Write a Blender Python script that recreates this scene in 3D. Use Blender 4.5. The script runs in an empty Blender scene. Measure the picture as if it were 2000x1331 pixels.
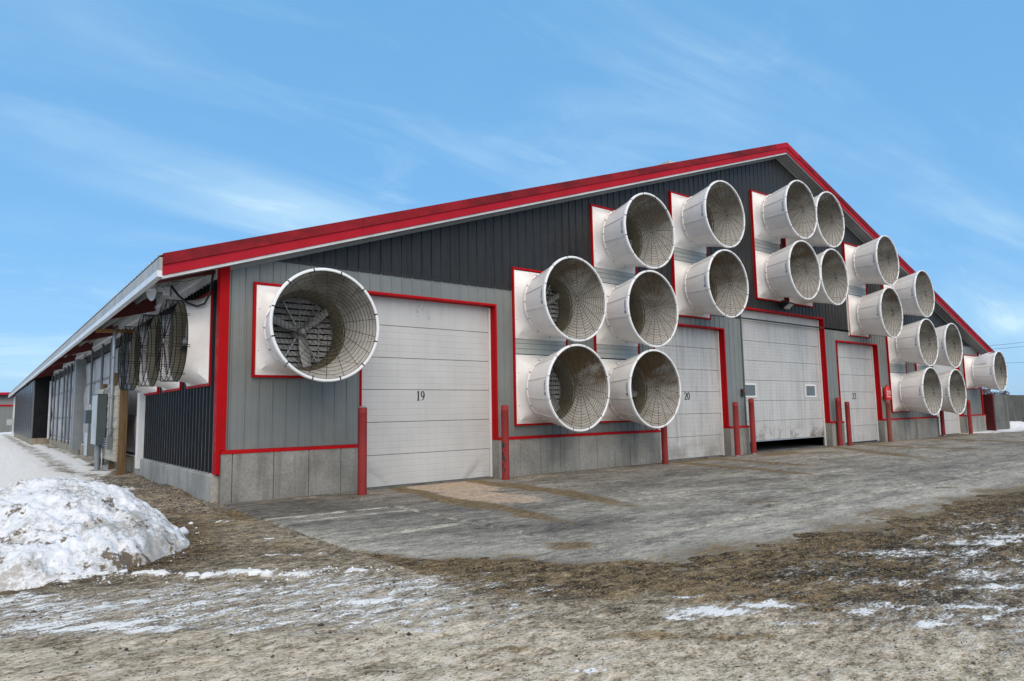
import bpy, math, random
import numpy as np
from mathutils import Vector, Matrix

random.seed(7)
PI = math.pi
SC = bpy.context.scene
COL = SC.collection

# ------------------------------------------------------------------ camera
CAM = Vector((-3.4187, -12.9776, 0.6474))
R0 = Vector((0.78534186, -0.61880455, -0.01786285))
U0 = Vector((-0.05085408, -0.09324374, 0.99434374))
F0 = Vector((0.61697003, 0.77999137, 0.10469695))
cd = bpy.data.cameras.new('camera')
cam = bpy.data.objects.new('camera', cd)
COL.objects.link(cam)
M = Matrix.Identity(4)
for i in range(3):
    M[i][0], M[i][1], M[i][2], M[i][3] = R0[i], U0[i], -F0[i], CAM[i]
cam.matrix_world = M
cd.sensor_width = 36.0
cd.lens = 23.594
cd.clip_start = 0.05
cd.clip_end = 4000
SC.camera = cam

# ------------------------------------------------------------------ world, sun, exposure
SUN_EL, SUN_AZ = math.radians(42), math.radians(205)   # azimuth clockwise from +y
w = bpy.data.worlds.new('World')
SC.world = w
w.use_nodes = True
wn, wl = w.node_tree.nodes, w.node_tree.links
wn.clear()
out = wn.new('ShaderNodeOutputWorld')
bg = wn.new('ShaderNodeBackground')
bg.inputs['Strength'].default_value = 0.15
sky = wn.new('ShaderNodeTexSky')
sky.sky_type = 'NISHITA'
sky.sun_disc = False
sky.sun_elevation = SUN_EL
sky.sun_rotation = SUN_AZ
sky.altitude = 200
sky.air_density = 1.0
sky.dust_density = 0.6
sky.ozone_density = 2.0
geo = wn.new('ShaderNodeTexCoord')
sep = wn.new('ShaderNodeSeparateXYZ')
wl.new(geo.outputs['Generated'], sep.inputs[0])


def wmath(op, a, b=None, c=None):
    n = wn.new('ShaderNodeMath')
    n.operation = op
    for i, v in enumerate((a, b, c)):
        if v is None:
            continue
        if isinstance(v, (int, float)):
            n.inputs[i].default_value = v
        else:
            wl.new(v, n.inputs[i])
    return n.outputs[0]


zz = wmath('ADD', wmath('MAXIMUM', sep.outputs['Z'], 0.0), 0.22)
px_ = wmath('DIVIDE', sep.outputs['X'], zz)
py_ = wmath('DIVIDE', sep.outputs['Y'], zz)
cmb = wn.new('ShaderNodeCombineXYZ')
wl.new(px_, cmb.inputs[0])
wl.new(py_, cmb.inputs[1])


def wnoise(scale, detail, rough, dist, sx, sy, rot, off):
    mp = wn.new('ShaderNodeMapping')
    mp.inputs['Scale'].default_value = (sx, sy, 1)
    mp.inputs['Rotation'].default_value = (0, 0, rot)
    mp.inputs['Location'].default_value = off
    wl.new(cmb.outputs[0], mp.inputs[0])
    n = wn.new('ShaderNodeTexNoise')
    n.inputs['Scale'].default_value = scale
    n.inputs['Detail'].default_value = detail
    n.inputs['Roughness'].default_value = rough
    n.inputs['Distortion'].default_value = dist
    wl.new(mp.outputs[0], n.inputs[0])
    return n.outputs[0]


def wramp(v, a, b):
    n = wn.new('ShaderNodeMapRange')
    n.interpolation_type = 'SMOOTHSTEP'
    n.inputs[1].default_value = a
    n.inputs[2].default_value = b
    wl.new(v, n.inputs[0])
    return n.outputs[0]


# thin high cirrus: streaky wisps broken up by a broader patchiness
c1 = wramp(wnoise(1.1, 8, 0.58, 0.9, 0.45, 1.5, 0.5, (0.3, 1.2, 0)), 0.42, 0.74)
c2 = wramp(wnoise(0.7, 5, 0.5, 0.3, 1, 1, 0.2, (2.3, 0.2, 0)), 0.34, 0.68)
c3 = wramp(wnoise(2.6, 9, 0.62, 1.2, 0.5, 1.2, 0.9, (5.3, 3.1, 0)), 0.55, 0.80)
cl = wmath('MINIMUM', wmath('ADD', wmath('MULTIPLY', c1, wmath('MULTIPLY', c2, 0.85)),
           wmath('MULTIPLY', c3, wmath('MULTIPLY', c2, 0.65))), 0.8)
tint = wn.new('ShaderNodeMix')
tint.data_type = 'RGBA'
tint.inputs[0].default_value = 0.70
wl.new(sky.outputs[0], tint.inputs[6])
tint.inputs[7].default_value = (1.24, 3.42, 6.20, 1)     # even azure of a thin winter veil, the same all round
cloudmix = wn.new('ShaderNodeMix')
cloudmix.data_type = 'RGBA'
wl.new(cl, cloudmix.inputs[0])
wl.new(tint.outputs[2], cloudmix.inputs[6])
cloudmix.inputs[7].default_value = (4.6, 6.2, 7.1, 1)
wl.new(cloudmix.outputs[2], bg.inputs['Color'])
wl.new(bg.outputs[0], out.inputs[0])

sd = bpy.data.lights.new('sun', 'SUN')
sd.energy = 3.2
sd.angle = math.radians(75)
sd.color = (1.0, 0.82, 0.62)
sun = bpy.data.objects.new('sun', sd)
COL.objects.link(sun)
sdir = Vector((math.sin(SUN_AZ) * math.cos(SUN_EL), math.cos(SUN_AZ) * math.cos(SUN_EL), math.sin(SUN_EL)))
sun.rotation_euler = sdir.to_track_quat('Z', 'Y').to_euler()
sun.location = (0, -40, 40)

SC.view_settings.view_transform = 'Standard'
SC.view_settings.look = 'None'
SC.view_settings.exposure = 0.0
SC.view_settings.gamma = 1.0
SC.view_settings.use_curve_mapping = False
SC.render.engine = 'CYCLES'
SC.cycles.max_bounces = 8
SC.cycles.diffuse_bounces = 4


# ------------------------------------------------------------------ helpers: tags and meshes
def tag(o, label=None, cat=None, group=None, kind=None):
    if label: o['label'] = label
    if cat: o['category'] = cat
    if group: o['group'] = group
    if kind: o['kind'] = kind
    return o


def empty(name, loc=(0, 0, 0), rz=0.0):
    o = bpy.data.objects.new(name, None)
    o.empty_display_size = 0.2
    o.location = loc
    o.rotation_euler = (0, 0, rz)
    COL.objects.link(o)
    return o


def link(name, me, parent=None, loc=None, rot=None):
    o = bpy.data.objects.new(name, me)
    COL.objects.link(o)
    if parent is not None: o.parent = parent
    if loc is not None: o.location = loc
    if rot is not None: o.rotation_euler = rot
    return o


def copy_tree(o, parent=None):
    c = o.copy()
    COL.objects.link(c)
    if parent is not None: c.parent = parent
    for ch in list(o.children):
        copy_tree(ch, c)
    return c


class MB:
    def __init__(s):
        s.v, s.f, s.m = [], [], []

    def add(s, vs, fs, mi=0):
        b = len(s.v)
        s.v += [tuple(p) for p in vs]
        s.f += [tuple(i + b for i in f) for f in fs]
        s.m += [mi] * len(fs)

    def box(s, x0, x1, y0, y1, z0, z1, mi=0):
        s.hexa([(x0, y0, z0), (x1, y0, z0), (x1, y1, z0), (x0, y1, z0),
                (x0, y0, z1), (x1, y0, z1), (x1, y1, z1), (x0, y1, z1)], mi)

    def hexa(s, p, mi=0):
        s.add(p, [(0, 3, 2, 1), (4, 5, 6, 7), (0, 1, 5, 4), (1, 2, 6, 5), (2, 3, 7, 6), (3, 0, 4, 7)], mi)

    def tube(s, pts, r, n=8, mi=0, caps=True, closed=False):
        pts = [Vector(p) for p in pts]
        rs = r if isinstance(r, (list, tuple)) else [r] * len(pts)
        N = len(pts)
        vs = []
        ref = None
        for i, p in enumerate(pts):
            a = pts[(i - 1) % N] if (closed or i > 0) else p
            b = pts[(i + 1) % N] if (closed or i < N - 1) else p
            t = (b - a).normalized()
            if ref is None:
                ref = Vector((0, 0, 1)) if abs(t.z) < 0.9 else Vector((1, 0, 0))
            u = (ref - t * ref.dot(t))
            if u.length < 1e-4:
                u = Vector((1, 0, 0)) - t * t.x
            u.normalize()
            ref = u
            w_ = t.cross(u)
            for k in range(n):
                c = 2 * PI * k / n
                vs.append(p + u * (rs[i] * math.cos(c)) + w_ * (rs[i] * math.sin(c)))
        fs = []
        for i in range(N if closed else N - 1):
            j = (i + 1) % N
            for k in range(n):
                l = (k + 1) % n
                fs.append((i * n + k, i * n + l, j * n + l, j * n + k))
        if caps and not closed:
            fs.append(tuple(reversed(range(n))))
            fs.append(tuple((N - 1) * n + k for k in range(n)))
        s.add(vs, fs, mi)

    def lathe_y(s, prof, n=48, mi=0, a0=0.0, a1=2 * PI, closed_prof=False):
        """profile of (r, y) turned about the y axis"""
        full = abs(a1 - a0 - 2 * PI) < 1e-6
        na = n if full else n + 1
        vs = []
        for k in range(na):
            a = a0 + (a1 - a0) * k / n
            for r, y in prof:
                vs.append((r * math.cos(a), y, r * math.sin(a)))
        P = len(prof)
        fs = []
        for k in range(n):
            k2 = (k + 1) % na
            for i in range(P if closed_prof else P - 1):
                j = (i + 1) % P
                fs.append((k * P + i, k * P + j, k2 * P + j, k2 * P + i))
        s.add(vs, fs, mi)

    def build(s, name, mats, parent=None, smooth=False, loc=None, rot=None):
        return link(name, s.mesh(name, mats, smooth), parent, loc, rot)

    def mesh(s, name, mats, smooth=False):
        me = bpy.data.meshes.new(name)
        me.from_pydata(s.v, [], s.f)
        if not isinstance(mats, (list, tuple)): mats = [mats]
        for m in mats: me.materials.append(m)
        if len(mats) > 1:
            me.polygons.foreach_set('material_index', s.m)
        if smooth:
            me.polygons.foreach_set('use_smooth', [True] * len(me.polygons))
            if smooth == 'auto':
                try:
                    me.set_sharp_from_angle(angle=math.radians(35))
                except Exception:
                    pass
        me.update()
        return me


# ------------------------------------------------------------------ numpy noise for terrain and stains
def _hash(i, j, seed):
    h = (i.astype(np.int64) * 374761393 + j.astype(np.int64) * 668265263 + seed * 2147483647) & 0xFFFFFFFF
    h = ((h ^ (h >> 13)) * 1274126177) & 0xFFFFFFFF
    h = h ^ (h >> 16)
    return (h & 0xFFFF) / 65535.0


def vnoise(x, y, seed=0):
    xi, yi = np.floor(x), np.floor(y)
    fx, fy = x - xi, y - yi
    fx = fx * fx * (3 - 2 * fx)
    fy = fy * fy * (3 - 2 * fy)
    a, b = _hash(xi, yi, seed), _hash(xi + 1, yi, seed)
    c, d = _hash(xi, yi + 1, seed), _hash(xi + 1, yi + 1, seed)
    return (a * (1 - fx) + b * fx) * (1 - fy) + (c * (1 - fx) + d * fx) * fy


def fbm(x, y, seed=0, octv=4, gain=0.5):
    s, a, t = 0, 1.0, 0.0
    for o in range(octv):
        s = s + a * vnoise(x * 2 ** o + 17.3 * o, y * 2 ** o - 9.1 * o, seed + o)
        t += a
        a *= gain
    return s / t


def sstep(a, b, x):
    t = np.clip((x - a) / (b - a), 0, 1)
    return t * t * (3 - 2 * t)


def pline(X, Y, pts):
    """distance to a polyline and the parameter along it"""
    best = np.full(X.shape, 1e9)
    par = np.zeros(X.shape)
    acc = 0.0
    for (x0, y0), (x1, y1) in zip(pts[:-1], pts[1:]):
        dx, dy = x1 - x0, y1 - y0
        L = math.hypot(dx, dy)
        t = np.clip(((X - x0) * dx + (Y - y0) * dy) / (L * L), 0, 1)
        d = np.hypot(X - x0 - t * dx, Y - y0 - t * dy)
        m = d < best
        best = np.where(m, d, best)
        par = np.where(m, acc + t * L, par)
        acc += L
    return best, par


# ------------------------------------------------------------------ materials
class NT:
    def __init__(s, name, rough=0.6, metal=0.0, spec=0.5):
        s.mat = bpy.data.materials.new(name)
        s.mat.use_nodes = True
        s.n, s.l = s.mat.node_tree.nodes, s.mat.node_tree.links
        s.b = s.n['Principled BSDF']
        s.b.inputs['Roughness'].default_value = rough
        s.b.inputs['Metallic'].default_value = metal
        s.b.inputs['Specular IOR Level'].default_value = spec

    def new(s, t): return s.n.new(t)

    def put(s, v, sock):
        if isinstance(v, (int, float)): sock.default_value = v
        elif isinstance(v, tuple): sock.default_value = v if len(v) == 4 or sock.type == 'VECTOR' else (*v, 1)
        else: s.l.new(v, sock)

    def pos(s): return s.new('ShaderNodeNewGeometry').outputs['Position']
    def objco(s): return s.new('ShaderNodeTexCoord').outputs['Object']

    def noise(s, scale=5, detail=4, rough=0.55, stretch=(1, 1, 1), vec=None, rot=(0, 0, 0), dist=0.0, off=None):
        mp = s.new('ShaderNodeMapping')
        mp.inputs['Scale'].default_value = stretch
        mp.inputs['Rotation'].default_value = rot
        if off is not None: s.put(off, mp.inputs['Location'])
        s.l.new(vec if vec is not None else s.pos(), mp.inputs[0])
        n = s.new('ShaderNodeTexNoise')
        n.inputs['Scale'].default_value = scale
        n.inputs['Detail'].default_value = detail
        n.inputs['Roughness'].default_value = rough
        n.inputs['Distortion'].default_value = dist
        s.l.new(mp.outputs[0], n.inputs[0])
        return n.outputs[0]

    def ramp(s, v, a, b, lo=0.0, hi=1.0):
        n = s.new('ShaderNodeMapRange')
        n.interpolation_type = 'SMOOTHSTEP'
        n.inputs[1].default_value, n.inputs[2].default_value = a, b
        n.inputs[3].default_value, n.inputs[4].default_value = lo, hi
        s.put(v, n.inputs[0])
        return n.outputs[0]

    def math(s, op, a, b=0.0, c=None):
        n = s.new('ShaderNodeMath')
        n.operation = op
        s.put(a, n.inputs[0])
        s.put(b, n.inputs[1])
        if c is not None: s.put(c, n.inputs[2])
        return n.outputs[0]

    def mix(s, f, a, b, mode='MIX'):
        n = s.new('ShaderNodeMix')
        n.data_type = 'RGBA'
        n.blend_type = mode
        s.put(f, n.inputs[0])
        s.put(a, n.inputs[6])
        s.put(b, n.inputs[7])
        return n.outputs[2]

    def val(s, v, lo, hi):
        """grey multiplier colour between lo and hi"""
        c = s.new('ShaderNodeCombineColor')
        r = s.ramp(v, 0.25, 0.75, lo, hi)
        for i in range(3): s.l.new(r, c.inputs[i])
        return c.outputs[0]

    def palette(s, v, stops):
        n = s.new('ShaderNodeValToRGB')
        e = n.color_ramp.elements
        while len(e) < len(stops): e.new(0.5)
        for i, (p, c) in enumerate(stops):
            e[i].position = p
            e[i].color = (*c, 1)
        s.put(v, n.inputs[0])
        return n.outputs[0]

    def sum(s, base, *terms):
        """base + sum of k * (noise - 0.5) or k * value"""
        o = base
        for k, v, c in terms:
            o = s.math('ADD', o, s.math('MULTIPLY', s.math('SUBTRACT', v, c), k))
        return o

    def color(s, v): s.put(v, s.b.inputs['Base Color']); return s
    def rough(s, v): s.put(v, s.b.inputs['Roughness']); return s

    def bump(s, h, strength=0.3, dist=0.01):
        n = s.new('ShaderNodeBump')
        n.inputs['Strength'].default_value = strength
        n.inputs['Distance'].default_value = dist
        s.put(h, n.inputs['Height'])
        s.l.new(n.outputs[0], s.b.inputs['Normal'])
        return s

    def attr(s, name):
        n = s.new('ShaderNodeAttribute')
        n.attribute_name = name
        return n

    def sepxyz(s, v):
        n = s.new('ShaderNodeSeparateXYZ')
        s.l.new(v, n.inputs[0])
        return n.outputs


def painted(name, col, rough=0.45, var=0.12, grime=None, gamt=0.35, streak=True, metal=0.0, bump=0.05, spec=0.5, gscale=2.0):
    """painted or coated metal: slight patchiness plus vertical grime streaks"""
    t = NT(name, rough, metal, spec)
    base = t.mix(1.0, col, t.val(t.noise(3.0, 5), 1 - var, 1 + var), 'MULTIPLY')
    fine = t.noise(40, 3)
    base = t.mix(1.0, base, t.val(fine, 1 - var * 0.5, 1 + var * 0.5), 'MULTIPLY')
    if grime is not None:
        st = (9, 9, 0.7) if streak else (1, 1, 1)
        g = t.ramp(t.noise(gscale, 6, 0.62, st), 0.5, 0.78, 0, gamt)
        base = t.mix(g, base, grime)
    if 'siding' in name or 'rake' in name or 'concrete' in name:
        base = t.mix(1.0, base, t.val(t.new('ShaderNodeObjectInfo').outputs['Random'], 0.94, 1.06), 'MULTIPLY')
    t.color(base)
    t.rough(t.ramp(t.noise(6, 4), 0.3, 0.7, rough * 0.8, min(1, rough * 1.25)))
    if bump: t.bump(t.noise(2.5, 3), bump, 0.02)
    return t.mat


MT = {}
MT['white_paint'] = painted('white_paint', (0.70, 0.70, 0.69), 0.4, 0.05, (0.32, 0.30, 0.27), 0.25)
MT['fibreglass'] = painted('white_fibreglass', (0.84, 0.82, 0.79), 0.36, 0.03, (0.45, 0.41, 0.36), 0.22, False, bump=0.03)
MT['rim'] = painted('white_rim_plastic', (0.80, 0.80, 0.79), 0.35, 0.04, (0.5, 0.47, 0.42), 0.2, False, bump=0)
MT['red_trim'] = painted('red_trim_paint', (0.38, 0.003, 0.006), 0.55, 0.08, (0.20, 0.006, 0.008), 0.3, spec=0.10)
MT['red_fascia'] = painted('red_fascia_paint', (0.38, 0.014, 0.026), 0.6, 0.08, (0.22, 0.012, 0.016), 0.3, False, spec=0.08)
MT['red_bollard'] = painted('faded_red_bollard_paint', (0.25, 0.030, 0.030), 0.65, 0.12, (0.09, 0.025, 0.02), 0.45, True, gscale=3.0, spec=0.2)
MT['rust_bollard'] = painted('rusty_red_bollard_paint', (0.20, 0.035, 0.020), 0.6, 0.14, (0.08, 0.03, 0.015), 0.5, True, gscale=3.0)
MT['dark_red'] = painted('dark_red_post_paint', (0.085, 0.016, 0.017), 0.7, 0.15, (0.02, 0.012, 0.012), 0.6, True, spec=0.15)
MT['red_rafter'] = painted('dark_red_stained_wood', (0.11, 0.016, 0.014), 0.7, 0.2, (0.05, 0.02, 0.015), 0.4, False)
MT['grey_siding'] = painted('grey_steel_siding', (0.176, 0.190, 0.184), 0.38, 0.05, (0.13, 0.145, 0.15), 0.30)
MT['grey_soffit'] = painted('grey_soffit_metal', (0.22, 0.225, 0.215), 0.5, 0.06, (0.12, 0.12, 0.11), 0.3)
MT['pale_filler'] = painted('pale_grey_lap_board', (0.42, 0.44, 0.42), 0.55, 0.06, (0.25, 0.25, 0.22), 0.3)
MT['galv'] = painted('galvanised_steel', (0.42, 0.45, 0.48), 0.38, 0.12, (0.25, 0.26, 0.27), 0.3, True, metal=0.55)
MT['zinc'] = painted('dull_zinc', (0.20, 0.22, 0.235), 0.5, 0.12, (0.13, 0.13, 0.13), 0.4)
MT['dark_pipe'] = painted('dark_grey_pipe', (0.11, 0.125, 0.135), 0.5, 0.12, None)
MT['galv_dull'] = painted('dull_galvanised_steel', (0.27, 0.275, 0.27), 0.5, 0.15, (0.16, 0.14, 0.11), 0.5, False, metal=0.35)
MT['white_metal'] = painted('weathered_white_metal', (0.60, 0.60, 0.60), 0.45, 0.10, (0.26, 0.25, 0.24), 0.5, False)
MT['aged_fascia'] = painted('aged_eave_metal', (0.40, 0.39, 0.37), 0.5, 0.16, (0.15, 0.14, 0.125), 0.75, True, gscale=1.2)
MT['bright_white'] = painted('bright_white_metal', (0.72, 0.74, 0.76), 0.35, 0.06, (0.4, 0.4, 0.4), 0.25, False)
MT['wire'] = painted('dark_guard_wire', (0.022, 0.020, 0.018), 0.8, 0.1, None, spec=0.1)
MT['black_plastic'] = painted('black_plastic', (0.025, 0.025, 0.027), 0.5, 0.1, None)
MT['teal_box'] = painted('blue_grey_enclosure', (0.050, 0.072, 0.080), 0.45, 0.08, (0.05, 0.06, 0.06), 0.3)
MT['light_box'] = painted('light_grey_enclosure', (0.42, 0.45, 0.47), 0.45, 0.06, (0.3, 0.3, 0.3), 0.3)
MT['slate_box'] = painted('slate_grey_enclosure', (0.13, 0.14, 0.145), 0.5, 0.06, None)
MT['pvc'] = painted('grey_pvc_conduit', (0.20, 0.235, 0.265), 0.45, 0.08, (0.14, 0.15, 0.16), 0.3)
MT['roof'] = painted('grey_roof_sheet', (0.30, 0.29, 0.28), 0.45, 0.1, (0.2, 0.19, 0.17), 0.4, False)
MT['beige'] = painted('beige_ridge_vent', (0.52, 0.50, 0.45), 0.6, 0.08, None)
MT['seam'] = painted('curtain_seam_tape', (0.20, 0.185, 0.16), 0.7, 0.1, None)
MT['blue_ink'] = painted('blue_label_ink', (0.015, 0.06, 0.17), 0.5, 0.05, None, bump=0)
MT['black_ink'] = painted('black_number_paint', (0.012, 0.012, 0.013), 0.5, 0.05, None, bump=0)
MT['white_ink'] = painted('white_lettering', (0.75, 0.75, 0.75), 0.5, 0.03, None, bump=0)
MT['red_vinyl'] = painted('bright_red_vinyl', (0.55, 0.006, 0.010), 0.35, 0.06, None)
MT['glass'] = painted('dusty_window_glass', (0.10, 0.115, 0.115), 0.15, 0.08, (0.25, 0.25, 0.24), 0.4, spec=0.6)
MT['straw_far'] = painted('far_stubble', (0.36, 0.28, 0.18), 0.9, 0.2, None)


def black_siding():
    t = NT('black_steel_siding', 0.35, spec=0.28)
    ob = t.pos()
    z = t.sepxyz(ob)[2]
    base = t.mix(1.0, (0.022, 0.022, 0.023), t.val(t.noise(3, 5), 0.88, 1.12), 'MULTIPLY')
    dust = t.ramp(t.noise(1.6, 6, 0.6, (8, 8, 0.5)), 0.40, 0.75, 0, 0.30)
    base = t.mix(dust, base, (0.046, 0.046, 0.047))
    wet = t.ramp(t.noise(1.2, 5, 0.65, (5, 5, 0.45)), 0.52, 0.66)
    base = t.mix(t.math('MULTIPLY', wet, 0.6), base, (0.015, 0.015, 0.016))
    t.color(base)
    t.rough(t.ramp(wet, 0, 1, 0.42, 0.16))
    t.bump(t.noise(2.0, 3), 0.05, 0.03)
    return t.mat


MT['black_siding'] = black_siding()


def gloss_black():
    t = NT('glossy_black_side_steel', 0.3, spec=0.16)
    t.color(t.mix(1.0, (0.010, 0.0105, 0.012), t.val(t.noise(3, 5), 0.8, 1.2), 'MULTIPLY'))
    t.rough(t.ramp(t.noise(5, 5, 0.6, (4, 4, 0.6)), 0.3, 0.7, 0.22, 0.42))
    t.bump(t.noise(2.2, 3), 0.08, 0.03)
    return t.mat


MT['gloss_black'] = gloss_black()


def fascia_top():
    t = NT('red_fascia_grimy', 0.75, spec=0.08)
    base = t.mix(1.0, (0.27, 0.016, 0.024), t.val(t.noise(2, 5), 0.8, 1.15), 'MULTIPLY')
    g = t.ramp(t.noise(1.4, 8, 0.68, (0.5, 3, 1.6)), 0.38, 0.68, 0, 0.75)
    base = t.mix(g, base, (0.050, 0.016, 0.016))
    sp = t.ramp(t.noise(26, 4, 0.6), 0.60, 0.72, 0, 0.6)
    t.color(t.mix(sp, base, (0.03, 0.015, 0.015)))
    return t.mat


MT['red_fascia_top'] = fascia_top()


def concrete(name, col, stain=(0.105, 0.098, 0.085), samt=0.55, pit=True):
    t = NT(name, 0.85, spec=0.3)
    base = t.mix(1.0, col, t.val(t.noise(1.1, 6, 0.6), 0.72, 1.22), 'MULTIPLY')
    base = t.mix(1.0, base, t.val(t.noise(22, 5, 0.65), 0.82, 1.16), 'MULTIPLY')
    s = t.ramp(t.noise(1.5, 6, 0.6, (2.6, 2.6, 0.22)), 0.48, 0.70, 0, samt)
    base = t.mix(s, base, stain)
    pale = t.ramp(t.noise(5, 6, 0.7, (1, 1, 0.8)), 0.60, 0.74, 0, 0.55)
    base = t.mix(pale, base, tuple(min(1, c * 1.55) for c in col))
    v = t.new('ShaderNodeTexVoronoi')
    v.inputs['Scale'].default_value = 16
    t.l.new(t.pos(), v.inputs['Vector'])
    p = t.ramp(v.outputs['Distance'], 0.06, 0.13, 1, 0)
    p = t.math('MULTIPLY', p, t.ramp(t.noise(4, 3), 0.52, 0.6))
    base = t.mix(t.math('MULTIPLY', p, 0.7), base, (0.05, 0.05, 0.045))
    t.color(base)
    h = t.math('SUBTRACT', t.noise(30, 6, 0.7), p)
    t.bump(h, 0.35, 0.012)
    return t.mat


MT['concrete'] = concrete('poured_concrete', (0.255, 0.25, 0.228), samt=0.5)
MT['concrete_side'] = concrete('poured_concrete_side', (0.36, 0.345, 0.315), samt=0.3)
MT['concrete_dark'] = concrete('dark_stained_concrete', (0.135, 0.138, 0.128), (0.035, 0.035, 0.03), 0.75)
MT['concrete_grim'] = concrete('grimy_dark_concrete', (0.085, 0.085, 0.076), (0.03, 0.03, 0.026), 0.7)
MT['concrete_brown'] = concrete('brown_stained_concrete', (0.33, 0.29, 0.22), (0.16, 0.12, 0.07), 0.7)


def door_mat(name, dirt, top=3.2, streak=0.5, low=0.0, base_c=(0.50, 0.50, 0.49), lowspan=(-0.9, 0.2)):
    """white sectional door: soft vertical grime streaks, dirt at the head and round the foot"""
    t = NT(name, 0.42)
    z = t.sepxyz(t.pos())[2]
    base = t.mix(1.0, base_c, t.val(t.noise(1.2, 4), 0.93, 1.05), 'MULTIPLY')
    s1 = t.noise(1.5, 7, 0.66, (7, 1, 0.35))
    s2 = t.noise(4, 6, 0.6, (1.0, 1, 5.0))
    hd = t.math('MULTIPLY', t.ramp(z, top - 0.9, top, 0.0, 1.0), t.ramp(s1, 0.30, 0.75))
    g = t.math('MULTIPLY', t.ramp(s1, 0.42, 0.74), streak)
    g = t.math('MAXIMUM', g, t.math('MULTIPLY', hd, dirt))
    sm = t.math('MULTIPLY', t.ramp(s2, 0.56, 0.74), streak * 0.7)
    g = t.math('MAXIMUM', g, sm)
    base = t.mix(g, base, (0.24, 0.235, 0.22))
    if low:
        lo = t.math('MULTIPLY', t.ramp(z, lowspan[0], lowspan[1], 1, 0), t.ramp(t.noise(1.1, 7, 0.7, (1, 1, 1.2)), 0.44, 0.62))
        base = t.mix(t.math('MULTIPLY', lo, low), base, (0.13, 0.10, 0.065))
    t.color(base)
    t.bump(t.noise(1.6, 3), 0.10, 0.03)
    return t.mat


MT['door_clean'] = door_mat('white_door_clean', 0.25, 3.25, 0.10)
MT['door_dirty'] = door_mat('white_door_streaked', 0.9, 3.25, 0.62, 0.5, lowspan=(-0.9, 0.0))
MT['door_big'] = door_mat('white_door_smudged', 0.4, 4.0, 0.55, 1.0, lowspan=(-0.6, 0.25))
MT['door_22'] = door_mat('white_door_grubby', 0.85, 3.2, 0.55, 0.3)


def cone_inner():
    """inside of the cone: noise-broken dusty film, toned darker towards the top, different on every fan"""
    t = NT('dusty_cone_lining', 0.6, spec=0.3)
    oi = t.new('ShaderNodeObjectInfo')
    ps = t.pos()
    base = t.mix(1.0, (0.56, 0.545, 0.505), t.val(t.noise(14, 5), 0.85, 1.12), 'MULTIPLY')
    ob = t.sepxyz(t.objco())
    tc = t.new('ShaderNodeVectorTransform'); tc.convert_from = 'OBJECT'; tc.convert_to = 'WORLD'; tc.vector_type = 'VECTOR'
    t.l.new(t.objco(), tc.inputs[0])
    up = t.ramp(t.sepxyz(tc.outputs[0])[2], -0.20, 0.70)      # tone goes darker towards the upper half of the bore
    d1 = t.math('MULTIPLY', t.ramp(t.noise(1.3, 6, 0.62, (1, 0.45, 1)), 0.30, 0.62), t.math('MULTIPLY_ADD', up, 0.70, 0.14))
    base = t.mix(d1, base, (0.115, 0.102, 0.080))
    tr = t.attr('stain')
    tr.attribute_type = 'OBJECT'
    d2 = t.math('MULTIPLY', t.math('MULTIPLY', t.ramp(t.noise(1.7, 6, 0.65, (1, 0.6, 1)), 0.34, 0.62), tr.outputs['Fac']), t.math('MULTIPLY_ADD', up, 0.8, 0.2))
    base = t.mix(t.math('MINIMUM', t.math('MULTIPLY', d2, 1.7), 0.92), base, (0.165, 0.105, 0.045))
    t.color(base)
    t.bump(t.noise(20, 4), 0.1, 0.005)
    return t.mat


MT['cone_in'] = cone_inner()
MT['duct'] = painted('olive_stained_duct', (0.135, 0.122, 0.082), 0.6, 0.15, (0.06, 0.05, 0.03), 0.6, False)
MT['blade'] = painted('dusty_fan_blade', (0.33, 0.33, 0.325), 0.5, 0.12, (0.13, 0.12, 0.10), 0.5, False, metal=0.3)
MT['slat'] = painted('grey_shutter_slat', (0.34, 0.34, 0.335), 0.5, 0.1, (0.10, 0.095, 0.085), 0.6, False)


def wood(name, c1, c2, axis='Z', scale=1.0):
    t = NT(name, 0.75, spec=0.25)
    st = {'Z': (14, 14, 0.8), 'Y': (14, 0.8, 14), 'X': (0.8, 14, 14)}[axis]
    n = t.noise(1.6 * scale, 6, 0.6, st, dist=0.6)
    base = t.mix(t.ramp(n, 0.35, 0.65), c1, c2)
    t.color(base)
    t.bump(n, 0.25, 0.006)
    return t.mat


MT['post_wood'] = wood('treated_timber', (0.19, 0.12, 0.055), (0.10, 0.062, 0.03))
MT['brace_wood'] = wood('yellow_timber', (0.33, 0.18, 0.065), (0.20, 0.10, 0.04), 'X')
MT['osb'] = wood('weathered_grey_board', (0.47, 0.43, 0.35), (0.31, 0.28, 0.225), 'Y', 0.7)


def curtain_mat():
    t = NT('translucent_curtain', 0.55)
    base = t.mix(1.0, (0.40, 0.39, 0.395), t.val(t.noise(0.9, 6, 0.6), 0.66, 1.2), 'MULTIPLY')
    base = t.mix(t.ramp(t.noise(1.4, 6, 0.6, (1, 1.2, 0.5)), 0.5, 0.72, 0, 0.5), base, (0.23, 0.215, 0.20))
    t.color(base)
    t.bump(t.noise(1.1, 4), 0.4, 0.08)
    return t.mat


MT['curtain'] = curtain_mat()


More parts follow.
